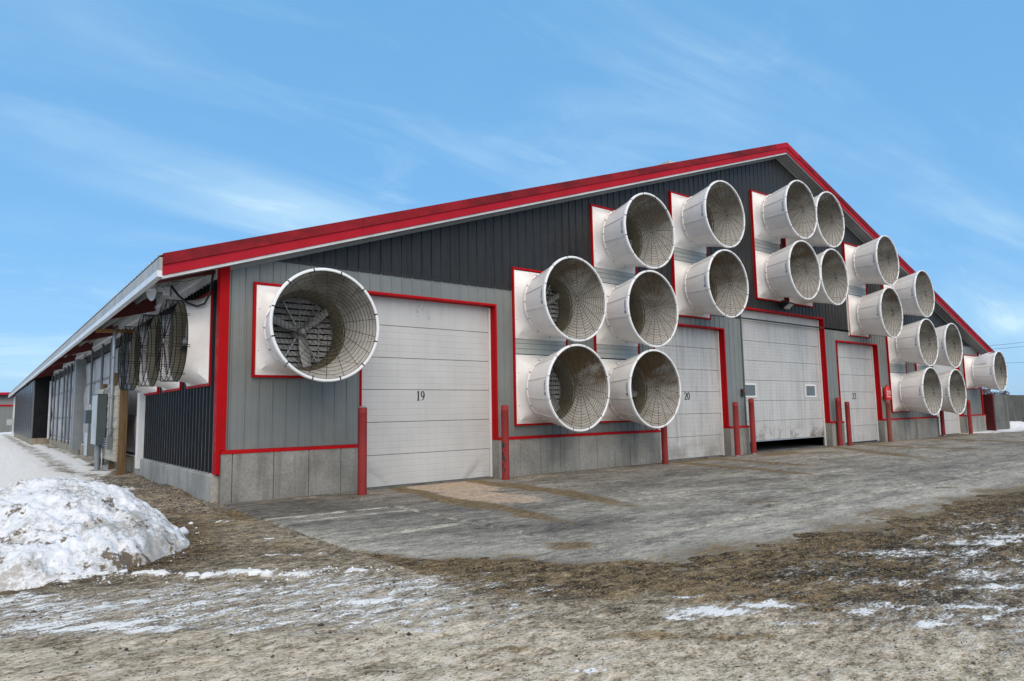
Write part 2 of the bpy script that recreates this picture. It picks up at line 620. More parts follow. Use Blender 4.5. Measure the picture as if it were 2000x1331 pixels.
def snow_mat(name, dirty=True):
    t = NT(name, 0.6, spec=0.3)
    base = t.mix(1.0, (0.745, 0.75, 0.755), t.val(t.noise(4, 5), 0.93, 1.04), 'MULTIPLY')
    a = t.attr('mask')
    sp = t.new('ShaderNodeSeparateColor')
    t.l.new(a.outputs['Color'], sp.inputs[0])
    n = t.sum(0.5, (0.6, t.noise(7, 5, 0.65), 0.5), (0.7, t.noise(26, 4, 0.65), 0.5))
    gd = t.ramp(t.math('ADD', sp.outputs[0], t.math('MULTIPLY', t.math('SUBTRACT', n, 0.5), 2.2)), 0.28, 0.85)
    base = t.mix(t.math('MULTIPLY', gd, 0.72), base, (0.27, 0.235, 0.185))
    bd = t.ramp(t.math('ADD', sp.outputs[1], t.math('MULTIPLY', t.math('SUBTRACT', n, 0.5), 2.6)), 0.55, 0.90)
    base = t.mix(t.math('MULTIPLY', bd, 0.92), base, (0.125, 0.085, 0.045))
    pep = t.ramp(t.noise(48, 4, 0.7), 0.62, 0.70)
    base = t.mix(t.math('MULTIPLY', pep, t.ramp(sp.outputs[0], 0.15, 0.5, 0.05, 0.8)), base, (0.13, 0.11, 0.085))
    t.color(base)
    t.b.inputs['Subsurface Weight'].default_value = 0.0
    t.bump(t.math('ADD', t.noise(22, 6, 0.7), t.math('MULTIPLY', t.noise(80, 3), 0.4)), 0.55, 0.02)
    return t.mat


MT['snow'] = snow_mat('old_snow')


def yard_mat():
    """packed gravel and dirt: r snow, g straw-brown, b pale dust, a dark damp"""
    t = NT('packed_gravel_yard', 0.9, spec=0.2)
    a = t.attr('mask')
    sp = t.new('ShaderNodeSeparateColor')
    t.l.new(a.outputs['Color'], sp.inputs[0])
    rz = (0, 0, 0.668)
    n0 = t.noise(1.2, 4, 0.6, (0.5, 1.6, 1), rot=rz)
    n1 = t.noise(4.5, 5, 0.6, (0.6, 1.4, 1), rot=rz)
    n2 = t.noise(13, 4, 0.6, (0.7, 1.3, 1), rot=rz)
    n3 = t.noise(42, 3, 0.6, (0.8, 1.2, 1), rot=rz)
    tone = t.sum(0.39, (0.6, n0, 0.5), (0.9, n1, 0.5), (1.4, n2, 0.5), (1.2, n3, 0.5), (0.36, sp.outputs[2], 0.0), (-0.20, sp.outputs[1], 0.0), (-0.30, a.outputs['Alpha'], 0.0))
    grey = t.palette(tone, [(0.0, (0.045, 0.035, 0.023)), (0.22, (0.125, 0.094, 0.058)), (0.45, (0.265, 0.208, 0.138)), (0.70, (0.49, 0.40, 0.285)), (1.0, (0.72, 0.61, 0.47))])
    straw = t.palette(tone, [(0.0, (0.028, 0.019, 0.010)), (0.18, (0.085, 0.058, 0.028)), (0.42, (0.195, 0.135, 0.070)), (0.70, (0.35, 0.255, 0.145)), (1.0, (0.52, 0.42, 0.28))])
    sf = t.ramp(t.sum(sp.outputs[1], (1.2, n1, 0.5), (0.8, n0, 0.5)), 0.30, 0.60)
    base = t.mix(sf, grey, straw)
    # ochre grain and dark stones picked out one by one
    v = t.new('ShaderNodeTexVoronoi')
    v.inputs['Scale'].default_value = 46
    t.l.new(t.pos(), v.inputs['Vector'])
    vc = t.new('ShaderNodeSeparateColor')
    t.l.new(v.outputs['Color'], vc.inputs[0])
    chip = t.ramp(v.outputs['Distance'], 0.22, 0.42, 1, 0)
    base = t.mix(t.math('MULTIPLY', chip, t.ramp(vc.outputs[0], 0.80, 0.83, 0, 0.8)), base, (0.46, 0.39, 0.29))
    base = t.mix(t.math('MULTIPLY', chip, t.ramp(vc.outputs[1], 0.78, 0.81, 0, 0.85)), base, (0.050, 0.045, 0.038))
    base = t.mix(t.math('MULTIPLY', chip, t.math('MULTIPLY', t.ramp(vc.outputs[2], 0.82, 0.85), sf)), base, (0.42, 0.26, 0.09))
    # snow: thin, granular, worn through by wheels
    q1 = t.noise(3.2, 5, 0.62, (0.45, 1.7, 1), rot=rz, off=(3, 1, 0))
    q2 = t.noise(15, 4, 0.62, (0.55, 1.5, 1), rot=rz, off=(7, 2, 0))
    q3 = t.noise(48, 2, 0.6, off=(1, 5, 0))
    sv = t.sum(sp.outputs[0], (1.3, q1, 0.5), (1.5, q2, 0.5), (0.9, q3, 0.5))
    ice = t.ramp(sv, 0.32, 0.60)
    sn = t.ramp(sv, 0.54, 0.70)
    base = t.mix(t.math('MULTIPLY', ice, 0.45), base, (0.52, 0.485, 0.43))
    base = t.mix(t.math('MULTIPLY', sn, 0.96), base, (0.86, 0.83, 0.78))
    t.color(base)
    h = t.sum(0.0, (0.5, n1, 0.0), (0.8, n2, 0.0), (0.7, n3, 0.0), (0.25, sn, 0.0))
    t.bump(h, 0.9, 0.03)
    return t.mat


MT['yard'] = yard_mat()


def apron_mat():
    """worn concrete apron: r tan sand, g mud, b white dust, a dark scuffs"""
    t = NT('worn_apron_concrete', 0.85, spec=0.22)
    a = t.attr('mask')
    sp = t.new('ShaderNodeSeparateColor')
    t.l.new(a.outputs['Color'], sp.inputs[0])
    rz = (0, 0, 0.45)
    n0 = t.noise(0.55, 5, 0.62, (0.55, 1.5, 1), rot=rz)
    n1 = t.noise(2.4, 6, 0.62, (0.5, 1.6, 1), rot=rz)
    n2 = t.noise(9, 5, 0.62, (0.55, 1.5, 1), rot=rz)
    n3 = t.noise(36, 3, 0.6)
    tone = t.sum(0.40, (0.5, n0, 0.5), (0.8, n1, 0.5), (1.0, n2, 0.5), (0.9, n3, 0.5), (0.33, sp.outputs[2], 0.0), (-0.24, a.outputs['Alpha'], 0.0))
    base = t.palette(tone, [(0.0, (0.045, 0.041, 0.035)), (0.20, (0.115, 0.104, 0.086)), (0.42, (0.205, 0.186, 0.152)), (0.65, (0.35, 0.315, 0.255)), (0.85, (0.52, 0.47, 0.385)), (1.0, (0.68, 0.62, 0.53))])
    sd_ = t.ramp(t.sum(sp.outputs[0], (0.9, n2, 0.5), (0.8, n3, 0.5)), 0.40, 0.56)
    sand = t.palette(t.sum(0.45, (1.2, n3, 0.5), (1.0, n2, 0.5)), [(0.0, (0.12, 0.085, 0.05)), (0.35, (0.34, 0.255, 0.175)), (0.7, (0.58, 0.455, 0.345)), (1.0, (0.70, 0.58, 0.46))])
    base = t.mix(sd_, base, sand)
    md = t.ramp(t.sum(sp.outputs[1], (1.0, n1, 0.5), (1.5, n2, 0.5), (0.8, n3, 0.5)), 0.40, 0.66)
    mud = t.palette(t.sum(0.42, (1.2, n3, 0.5), (1.2, n2, 0.5)), [(0.0, (0.045, 0.030, 0.013)), (0.4, (0.145, 0.098, 0.045)), (0.75, (0.28, 0.195, 0.095)), (1.0, (0.42, 0.31, 0.17))])
    base = t.mix(t.math('MULTIPLY', md, 0.9), base, mud)
    t.color(base)
    t.bump(t.sum(0.0, (0.6, n3, 0.0), (0.5, n2, 0.0), (0.6, md, 0.0)), 0.5, 0.012)
    return t.mat


MT['apron'] = apron_mat()


def field_mat():
    t = NT('snowy_field', 0.85, spec=0.2)
    n = t.noise(0.05, 8, 0.65, (0.5, 2, 1), rot=(0, 0, 0.6))
    b = t.mix(t.ramp(n, 0.40, 0.60), (0.72, 0.74, 0.78), (0.40, 0.31, 0.20))
    t.color(t.mix(1.0, b, t.val(t.noise(0.6, 5), 0.85, 1.1), 'MULTIPLY'))
    return t.mat


MT['field'] = field_mat()
MT['bark'] = painted('grey_brown_bark', (0.12, 0.095, 0.10), 0.9, 0.15, None)
MT['chip'] = None

# ------------------------------------------------------------------ ground
GZ = -0.91
E1 = (0.785, -0.62)       # drive direction across the yard
g = MB()
g.add([(-1200, -300, -1.0), (1800, -300, -1.0), (1800, 2200, -1.0), (-1200, 2200, -1.0)], [(0, 1, 2, 3)])
tag(g.build('field', MT['field']), kind='structure')


def axis(segs):
    o = []
    for a, b, h in segs:
        n = max(1, int(round((b - a) / h)))
        o += [a + (b - a) * i / n for i in range(n)]
    o.append(segs[-1][1])
    return np.array(o)


APX = [-0.2, -0.02, 0.0, 0.45, 1.12, 1.61, 2.4, 3.66, 5.2, 8.46, 11.7, 20, 46]
APY = [-0.9, -1.0, -5.7, -6.71, -7.17, -8.1, -8.45, -8.58, -8.72, -8.79, -8.93, -9.2, -9.6]


def front_edge(X):
    return np.interp(X, APX, APY)


def grid_mesh(name, xs, ys, Z, mask, mat, keep=None):
    nx, ny = len(xs), len(ys)
    X, Y = np.meshgrid(xs, ys)
    co = np.stack([X, Y, Z], -1).reshape(-1, 3)
    idx = np.arange(nx * ny).reshape(ny, nx)
    q = np.stack([idx[:-1, :-1], idx[:-1, 1:], idx[1:, 1:], idx[1:, :-1]], -1).reshape(-1, 4)
    if keep is not None:
        q = q[keep(X, Y)[:-1, :-1].reshape(-1)]
        used = np.unique(q)
        remap = -np.ones(nx * ny, np.int64)
        remap[used] = np.arange(len(used))
        co = co[used]
        q = remap[q]
        mask = mask.reshape(-1, 4)[used]
    me = bpy.data.meshes.new(name)
    me.vertices.add(len(co))
    me.vertices.foreach_set('co', co.astype(np.float32).ravel())
    me.loops.add(q.size)
    me.loops.foreach_set('vertex_index', q.astype(np.int32).ravel())
    me.polygons.add(len(q))
    me.polygons.foreach_set('loop_start', np.arange(0, q.size, 4, dtype=np.int32))
    me.polygons.foreach_set('use_smooth', np.ones(len(q), bool))
    at = me.attributes.new('mask', 'FLOAT_COLOR', 'POINT')
    at.data.foreach_set('color', mask.astype(np.float32).reshape(-1))
    me.materials.append(mat)
    me.update(calc_edges=True)
    me.validate()
    return me


def blob(X, Y, cx, cy, rl, rw, ang=None):
    """soft streak: long axis along the drive direction unless an angle is given"""
    ex, ey = E1 if ang is None else (math.cos(ang), math.sin(ang))
    u = ((X - cx) * ex + (Y - cy) * ey) / rl
    v = (-(X - cx) * ey + (Y - cy) * ex) / rw
    return np.clip(1.25 - np.hypot(u, v), 0, 1)


SNOW_RIDGE = [(-3.6, -4.35), (-3.18, -4.6), (-2.68, -5.05), (-2.28, -5.3), (-1.79, -5.75), (-1.43, -5.98), (-1.03, -6.36), (-0.61, -6.52), (-0.2, -6.75)]
xs = axis([(-9, -5, 0.25), (-5, 9, 0.04), (9, 16, 0.09), (16, 46, 0.35)])
ys = axis([(-14, -12.6, 0.2), (-12.6, -4, 0.04), (-4, 1.0, 0.08), (1.0, 14, 0.16), (14, 92, 1.0)])
X, Y = np.meshgrid(xs, ys)
U = X * E1[0] + Y * E1[1]
V = -X * E1[1] + Y * E1[0]
wob = (fbm(X * 1.1, Y * 1.1, 3, 4) - 0.5)
fe = front_edge(X) + wob * np.where(X > 0.5, 0.9, 0.25) + (fbm(X * 5, Y * 5, 9, 3) - 0.5) * 0.25
dirt = sstep(-0.22, 0.26, fe - Y)                        # 1 in the dirt, 0 on the slab
dirt = np.where(X < 0.0, np.maximum(dirt, sstep(0.03, -0.03, X + wob * 0.06)), dirt)
# bare worn patches inside the dirt, where concrete-grey shows, and crumbs of dirt past the edge
Z = GZ - 0.035 + 0.052 * dirt + (fbm(U * 2.0, V * 4.0, 5, 5) - 0.5) * 0.030 * dirt + (fbm(X * 8, Y * 8, 6, 4, .65) - 0.5) * 0.038 * np.minimum(1, dirt * 1.4)
snow = np.zeros_like(X)
straw = np.zeros_like(X)
pale = np.zeros_like(X)
dark = np.zeros_like(X)
# snow banked along the drive edge
d, par = pline(X + (fbm(X * 2.5, Y * 2.5, 22, 3) - .5) * .3, Y + (fbm(X * 2.5, Y * 2.5, 23, 3) - .5) * .3, SNOW_RIDGE)
lump = fbm(X * 4.5, Y * 4.5, 21, 4)
wr = 0.06 + 0.15 * fbm(par * 0.9, par * 0 + 2, 31, 3)
fade = sstep(4.6, 3.0, par)
r_ = sstep(wr * 1.5, wr * 0.2, d) * sstep(0.47, 0.62, lump + 0.10 * fade)
snow = np.maximum(snow, r_ * 1.0)
Z += 0.07 * r_ * lump * sstep(4.9, 2.5, par)
# worn packed-snow streaks across the drive
for c in [(-3.0, -5.9, 0.9, .20, .62), (-2.3, -6.45, 1.3, .16, .60), (-2.75, -6.85, 1.2, .24, .78), (-2.35, -7.3, 0.7, .10, .85),
          (-1.5, -7.0, 1.1, .12, .66), (-0.75, -7.75, 0.75, .16, .78), (-1.75, -7.55, 0.9, .18, .62), (-0.95, -8.3, 0.8, .20, .58),
          (-0.9, -6.95, 0.8, .14, .60), (-0.35, -7.55, .55, .14, .55), (-0.9, -8.65, 0.28, .07, .70), (-0.06, -8.6, .5, .2, .42),
          (1.05, -9.78, .55, .17, .92), (0.72, -9.68, .22, .07, .95), (1.5, -9.95, .45, .14, .82), (1.2, -9.38, .25, .06, .7), (1.25, -10.3, .45, .08, .6),
          (3.3, -10.9, .5, .15, .80), (2.6, -11.0, .5, .10, .84), (1.95, -10.95, .22, .06, .9), (3.7, -10.6, .6, .3, .62), (2.8, -10.15, .7, .25, .58),
          (4.2, -9.9, 1.1, .3, .60), (5.4, -10.2, 1.0, .3, .66), (6.3, -10.5, 1.2, .35, .66), (3.2, -9.5, .5, .2, .45), (1.8, -10.45, .35, .1, .62), (2.2, -10.65, .4, .08, .66),
          (-2.8, -7.87, .07, .03, 1.0), (-0.48, -10.0, .12, .035, 1.0), (-0.56, -9.93, .10, .02, .9),
          (-1.09, -5.1, .16, .035, 1.1), (-0.78, -5.3, .17, .035, 1.1), (-0.58, -5.5, .12, .035, 1.05), (-0.48, -4.25, .13, .04, 1.1), (-0.56, -4.36, .10, .025, 1.0), (-0.5, -2.38, .3, .04, .95), (-0.5, -2.25, .2, .03, .8),
          (-0.35, -5.6, .1, .02, .9), (-1.5, -4.75, .3, .03, .7), (-0.3, -5.9, .14, .02, .9)]:
    snow = np.maximum(snow, blob(X, Y, *c[:4]) * c[4])
fr = sstep(1.4, -0.6, X + wob) * sstep(-6.0, -6.5, Y - (X + 1.4) * -0.55 + wob * .6) * sstep(-9.0, -8.0, Y + (X + 1) * .7 + wob)
snow = np.maximum(snow, fr * (0.33 + 0.36 * fbm(U * 0.8, V * 3.2, 33, 4)))
fr = sstep(0.9, 2.2, X) * sstep(-9.1, -9.8, Y + wob) * 0.50 * fbm(U * 0.9, V * 3.0, 34, 4) * 1.3
snow = np.maximum(snow, fr)
# snow field by the long side, with a dark wheel track and a gravel strip by the wall
sf = sstep(-0.55, -1.0, X + wob * 0.9 + np.interp(Y, [0.0, 2.0, 5.0, 9, 14, 40, 90], [0.8, 0.25, -0.1, -0.15, -0.35, -0.5, -0.6])) * sstep(-1.2, 0.6, Y + wob * 2 + (X + 1) * 0.4)
sf = np.maximum(sf, sstep(-4.6, -5.4, X + wob) * sstep(-4.0, -2.6, Y))
trk, _ = pline(X, Y, [(-0.75, 5.0), (-0.95, 7.65), (-1.32, 10.5), (-1.25, 20), (-1.25, 34), (-1.25, 78)])
tk = sstep(0.60, 0.05, trk + wob * 0.55) * (.35 + .65 * fbm(X * 3, Y * 1.2, 95, 4))
sf2 = sf * (1 - 0.72 * tk)
strip = sstep(-0.62, -0.30, X + wob * 0.7) * sstep(1.0, 4.0, Y) * sstep(60, 30, Y)
sf2 = np.maximum(sf2 * (1 - strip * 0.55), 0.52 * strip * sstep(6, 10, Y) * fbm(X * 2, Y * 0.7, 77, 4) * 2)
snow = np.maximum(snow, sf2 * 1.15)
dark = np.maximum(dark, tk * sf * 0.55)
Z += np.where(Y > -1, 0.04 * sf2 * (0.6 + fbm(X * 1.4, Y * 0.8, 55, 4)), 0)
Z += np.where((X < 0) & (Y > 0.2), sstep(-1.3, -0.1, X) * 0.10 * sstep(0.2, 3, Y) * fbm(X * 1.5, Y * 0.9, 58, 3), 0)
# straw-brown dirt belt along the apron edge, paler packed ground towards the camera
belt = fe - Y
inapr = (X > -1.2)
straw = np.maximum(straw, sstep(-0.3, 0.25, belt) * sstep(3.4, 1.2, belt + wob * 2.2) * np.where(X > -0.3, 0.78, 0.42))
straw = np.maximum(straw, sstep(0.6, -0.6, X) * sstep(-6.6, -5.2, Y) * sstep(1.5, -1.5, Y) * 0.34)
straw = np.maximum(straw, sstep(3.0, 6.0, X) * sstep(-10.0, -8.6, Y) * 0.7)
hp = np.hypot((X + 2.62) / 1.6, (Y + 3.05) / 2.15)
dark = np.maximum(dark, sstep(1.35, .95, hp + wob * .5) * .5)
straw = np.maximum(straw, sstep(1.3, .95, hp + wob * .6) * .6)
for c in [(0.25, -9.8, .45, .12, .75), (0.66, -10.2, .5, .12, .6), (-0.6, -9.4, .2, .06, .8), (-0.9, -0.6, .25, .25, 1.1), (-0.75, -1.1, .3, .2, 1.0), (0.1, -0.3, .5, .25, .7), (-0.2, 3.2, .5, .15, .8, 1.5), (-0.15, 1.6, .7, .1, .7, 1.5)]:
    straw = np.maximum(straw, blob(X, Y, *c[:4], *(c[5:] or (None,))) * c[4])
pale = sstep(-0.35, 0.75, (-9.15 - V * 0.0) - (Y * 0.74 - X * 0.42) + wob * 1.2) if False else np.zeros_like(X)
dcam = np.hypot(X + 3.42, Y + 12.98)
pale = np.maximum(pale, sstep(6.5, 4.5, dcam + wob * 2.4 - 0.25 * (X > 0.6)) * 0.92)
pale = np.maximum(pale, sstep(1.0, -1.0, X) * sstep(8.6, 6.6, dcam + wob) * 0.30)
pale = np.maximum(pale, sstep(0.5, -0.2, X) * sstep(-4.9, -4.4, Y) * sstep(-1.0, -2.5, Y) * 0.30)
dark = np.maximum(dark, sstep(3.6, 2.0, belt) * sstep(0.5, 1.2, belt) * sstep(0.0, 1.0, X) * sstep(0.42, 0.62, fbm(U * 0.9, V * 2.2, 91, 4)) * 0.62)
dark = np.maximum(dark, sstep(-1.2, 0.4, Y) * sstep(0.2, -0.6, X) * 0.10)
pale = np.maximum(pale, sstep(-2.4, -0.6, Y) * sstep(0.2, -0.3, X) * 0.30)
mask = np.stack([snow, straw, pale, dark], -1)
yard_keep = lambda a, b: ~((a < 0.3) & (b > 0.9))
me = grid_mesh('gravel_yard', xs, ys, Z, mask, MT['yard'], lambda a, b: (b <= 0.99))
tag(link('gravel_yard', me), kind='structure')
me = grid_mesh('snow_field', xs, ys, Z, mask, MT['yard'], lambda a, b: (b > 0.98) & (a < 0.3))
tag(link('snow_field', me), kind='structure')
del me

# concrete apron, slab by slab
T_W = 0.17
TRACKS = [([(3.62, 0.1), (3.5, -0.6), (3.34, -2.57), (3.17, -5.3), (3.0, -7.3)], .20, 1.0, 8.2),
          ([(5.5, 0.1), (5.44, -0.6), (5.17, -3.98), (4.88, -6.66)], .22, 1.0, 7.4),
          ([(12.4, 0.0), (12.33, -0.72), (11.83, -3.45), (11.4, -5.6), (11.1, -6.8)], .22, .95, 6.4),
          ([(14.3, 0.0), (14.1, -1.5), (13.75, -3.5), (13.1, -5.0)], .22, .85, 5.2),
          ([(24.2, 0.0), (23.7, -0.93), (23.0, -3.0), (23.2, -5.95)], .28, .8, 6.5),
          ([(30.5, -.6), (29.9, -1.43), (28.2, -4.66), (27, -7)], .35, .85, 8),
          ([(22.0, 0), (21.5, -0.8), (18.0, -4.9), (17.6, -7.4)], .3, .8, 9)]
JX = [0.0, 2.12, 6.3, 10.4, 14.6, 18.8, 23.0, 27.2, 31.4, 35.6, 40.2, 46.0]
JY = [-10.4, -7.42, -5.0, -2.72, -0.13]


def apron_masks(X, Y):
    nb = fbm(X * 1.3, Y * 1.3, 41, 4) - 0.5
    sand = np.zeros_like(X); mud = np.zeros_like(X); dust = np.zeros_like(X); dk = np.zeros_like(X)
    # tan bedding spilled before the first door
    s = sstep(2.0, 1.0, np.hypot((X - 4.45) / 0.62, (Y + 0.55) / 1.05)) * 0.9
    s = np.maximum(s, sstep(1.7, 0.9, np.hypot((X - 3.95 + 0.16 * (Y + 3)) / 0.50, (Y + 2.9) / 0.85)))
    sand = np.maximum(sand, s + nb * 0.5 * (s > 0))
    sand = np.maximum(sand, blob(X, Y, 1.5, -0.42, .45, .12, -0.1) * 0.62)
    sand = np.maximum(sand, blob(X, Y, 2.75, -0.75, .3, .25, 0) * 0.55)
    sand = np.maximum(sand, blob(X, Y, 7.2, -0.7, 1.5, .35, 0) * 0.46)
    for pts, wd, am, ln in TRACKS:
        d, p = pline(X + (fbm(X * .9, Y * .9, 44, 3) - .5) * .5, Y, pts)
        t = sstep(wd * 2.1, wd * 0.3, d + nb * 0.2) * am
        t = t * sstep(ln, ln * 0.55, p) * (0.62 + 0.7 * vnoise(p * 5, d * 9, 8))
        mud = np.maximum(mud, t)
    # brown crumbs along the wall foot and in front of the doors
    wf = sstep(-0.62, -0.16, Y + nb * 0.5)
    mud = np.maximum(mud, wf * np.where((X > 10), 0.85, np.where(X < 2.6, 0.50, 0.42)))
    for c in [(17.4, -0.8, 1.6, .55, 1.1, 0.1), (18.6, -1.6, 1.6, .4, .8, -0.3), (13.6, -.5, 2, .35, .95, 0), (6.75, -6.68, .42, .13, 1.0, -0.7), (8.8, -6.2, .3, .15, .7, -.5),
              (10.7, -8.0, .35, .15, .95, -.6), (2.0, -7.1, .35, .35, .9, 0), (25, -.8, 2, .3, .8, 0), (34, -.8, 3, .4, .8, 0), (20, -.5, 3, .2, .6, 0), (5.6, -3.2, .5, .3, .5, 0),
              (15.5, -3.0, 1.2, .3, .6, -.9), (2.3, -0.9, .5, .2, .55, 0)]:
        mud = np.maximum(mud, blob(X, Y, *c[:4], c[5]) * c[4])
    mud = np.maximum(mud, sstep(1.1, -0.2, Y - front_edge(X) + nb * 1.2) * 0.66)
    # white dust: joints, and the dry salt-pale front of the apron
    for pts, wd, am in [([(0.03, -2.56), (1.41, -2.66), (2.9, -2.80)], .05, .85), ([(-.02, -5.02), (1.0, -4.95), (2.15, -4.88)], .055, .6),
                        ([(2.15, -2.8), (2.12, -5.0), (1.95, -7.6)], .03, .6), ([(0.3, -3.1), (1.3, -3.2), (2, -3.3)], .04, .65)]:
        d, p = pline(X, Y, pts)
        dust = np.maximum(dust, sstep(wd * 1.5, wd * 0.4, d + (vnoise(p * 6, p * 0, 5) - 0.5) * wd * 1.6) * am * 1.7 * (.35 + .9 * fbm(p * 2.2, p * 0, 6, 3)))
    dust = np.maximum(dust, sstep(3.0, 0.3, Y - front_edge(X) + nb * 1.5) * 0.85)
    dust = np.maximum(dust, sstep(2.0, 5.0, X) * sstep(-2.4, -5.4, Y + nb * 2) * 0.36)
    dust = np.maximum(dust, sstep(10, 18, X) * 0.22)
    # dark: damp slab near the corner, tyre scuffs
    dk = np.maximum(dk, sstep(3.2, 1.2, X + nb) * sstep(-2.9, -2.2, Y) * 0.62)
    dk = np.maximum(dk, sstep(0.45, 0.7, fbm(X * 0.6 + Y * 0.3, Y * 2.2, 63, 4)) * 0.55 * sstep(-0.5, -3.0, Y))
    for pts in ([(6.6, -1.5), (6.5, -3.0), (6.15, -4.6), (5.7, -6.3), (5.5, -8.2)], [(7.3, -1.6), (7.3, -3.2), (7.0, -5.0), (6.4, -6.9)], [(2.4, -2.8), (2.05, -5.2), (1.9, -7.4)],
                [(16, -3), (14.5, -5), (12, -7)], [(21, -3), (16, -5.5), (12, -6.4)]):
        d, p = pline(X, Y, pts)
        ch = 0.5 + 0.5 * np.sin(p * 30 + d * 14)
        dk = np.maximum(dk, sstep(.24, .12, d) * sstep(0.35, 0.8, ch) * sstep(0.35, 0.6, fbm(X * 1.2, Y * 1.2, 64, 3)) * 0.85)
    return np.stack([np.clip(sand, 0, 1.2), np.clip(mud, 0, 1.2), np.clip(dust, 0, 1.9), np.clip(dk, 0, 1)], -1)


apron = tag(empty('concrete_apron', (0, 0, 0)), kind='structure')
for i in range(len(JX) - 1):
    for j in range(len(JY) - 1):
        x0, x1, y0, y1 = JX[i] + 0.006, JX[i + 1] - 0.006, JY[j] + 0.006, JY[j + 1] - 0.006
        near = x0 < 10
        h = 0.055 if near else (0.12 if x0 < 20 else 0.25)
        gx = axis([(x0, x1, h)])
        gy = axis([(y0, y1, h)])
        gX, gY = np.meshgrid(gx, gy)
        tilt = (random.random() - 0.5) * 0.006
        gZ = np.full_like(gX, GZ + 0.005) + tilt * (gX - x0) / (x1 - x0) * 0.6 + (fbm(gX * 1.5, gY * 1.5, 71, 3) - 0.5) * 0.004
        edge = np.minimum(np.minimum(gX - x0, x1 - gX), np.minimum(gY - y0, y1 - gY))
        gZ = gZ - 0.03 * (edge < 1e-6)
        mk = apron_masks(gX, gY)
        mud = mk[..., 1]
        gZ = gZ + 0.008 * sstep(0.5, 0.9, mud) * (0.3 + fbm(gX * 8, gY * 8, 72, 3)) * (edge > 0.03)
        link('concrete_slab', grid_mesh('concrete_slab', gx, gy, gZ, mk, MT['apron']), apron)
ju = MB()
ju.add([(0.0, -10.4, GZ - 0.03), (46, -10.4, GZ - 0.03), (46, -0.1, GZ - 0.03), (0, -0.1, GZ - 0.03)], [(0, 1, 2, 3)])
ju.build('joint_filler', MT['concrete_dark'], apron)

# ------------------------------------------------------------------ barn shell
W_, XM = 39.36, 19.68
SL = 0.3365
EX, EZ = -1.10, 3.40              # eave tip
OV = -0.45                        # gable overhang
BL = 76.0                         # barn length


def ztop(x):
    return EZ + SL * ((x - EX) if x <= XM else (2 * XM - EX - x))


barn = tag(empty('barn', (0, 0, GZ)), 'long gabled barn with black and grey steel siding and red trim', 'barn')
barn_parent_fix = []


def bp(mb, name, mat, smooth=False, parent=None):
    """a part of the barn, built in world coordinates"""
    o = mb.build(name, mat, parent or barn, smooth)
    if parent is None:
        o.location = (0, 0, -GZ)
    return o


DOORS = {19: (2.80, 6.30, 3.20, -0.905), 20: (12.22, 15.72, 3.20, -0.905), 21: (16.80, 22.42, 4.02, -0.52), 22: (23.42, 26.98, 3.20, -0.87), 23: (32.9, 36.35, 3.20, -0.90)}
FR = 0.865                        # half of a fan housing plate
COLS = [(1.47, [2.28]), (7.76, [1.20, 3.33]), (10.60, [1.20, 3.33, 5.46]), (14.13, [4.39, 6.52]), (18.70, [5.33, 7.46]),
        (20.80, [5.33, 7.46]), (25.45, [4.39, 6.52]), (28.90, [1.20, 3.33, 5.46]), (31.80, [1.20, 3.33]), (37.93, [2.28])]
OPEN = []
for n, (x0, x1, z1, _) in DOORS.items():
    OPEN.append((x0, x1, -2, z1))
for cxx, zs in COLS:
    OPEN.append((cxx - FR, cxx + FR, zs[0] - FR, zs[-1] + FR))


def zcuts(xa, xb, lo, hi, opens):
    iv = [(lo, hi)]
    xm = 0.5 * (xa + xb)
    for (x0, x1, z0, z1) in opens:
        if x0 < xm < x1:
            nv = []
            for a, b in iv:
                if z1 <= a or z0 >= b: nv.append((a, b)); continue
                if z0 > a: nv.append((a, z0))
                if z1 < b: nv.append((z1, b))
            iv = nv
    return [(a, b) for a, b in iv if b - a > 0.01]


PITCH = 0.2567
RIB = [(0.0, 0.0), (0.012, 0.020), (0.034, 0.020), (0.046, 0.0), (0.148, 0.0), (0.152, 0.004), (0.166, 0.004), (0.170, 0.0)]


SRIB = [(0.0, 0.0), (0.022, .022), (0.045, .034), (0.075, .034), (0.098, .022), (0.120, 0.0), (0.19, -.004)]


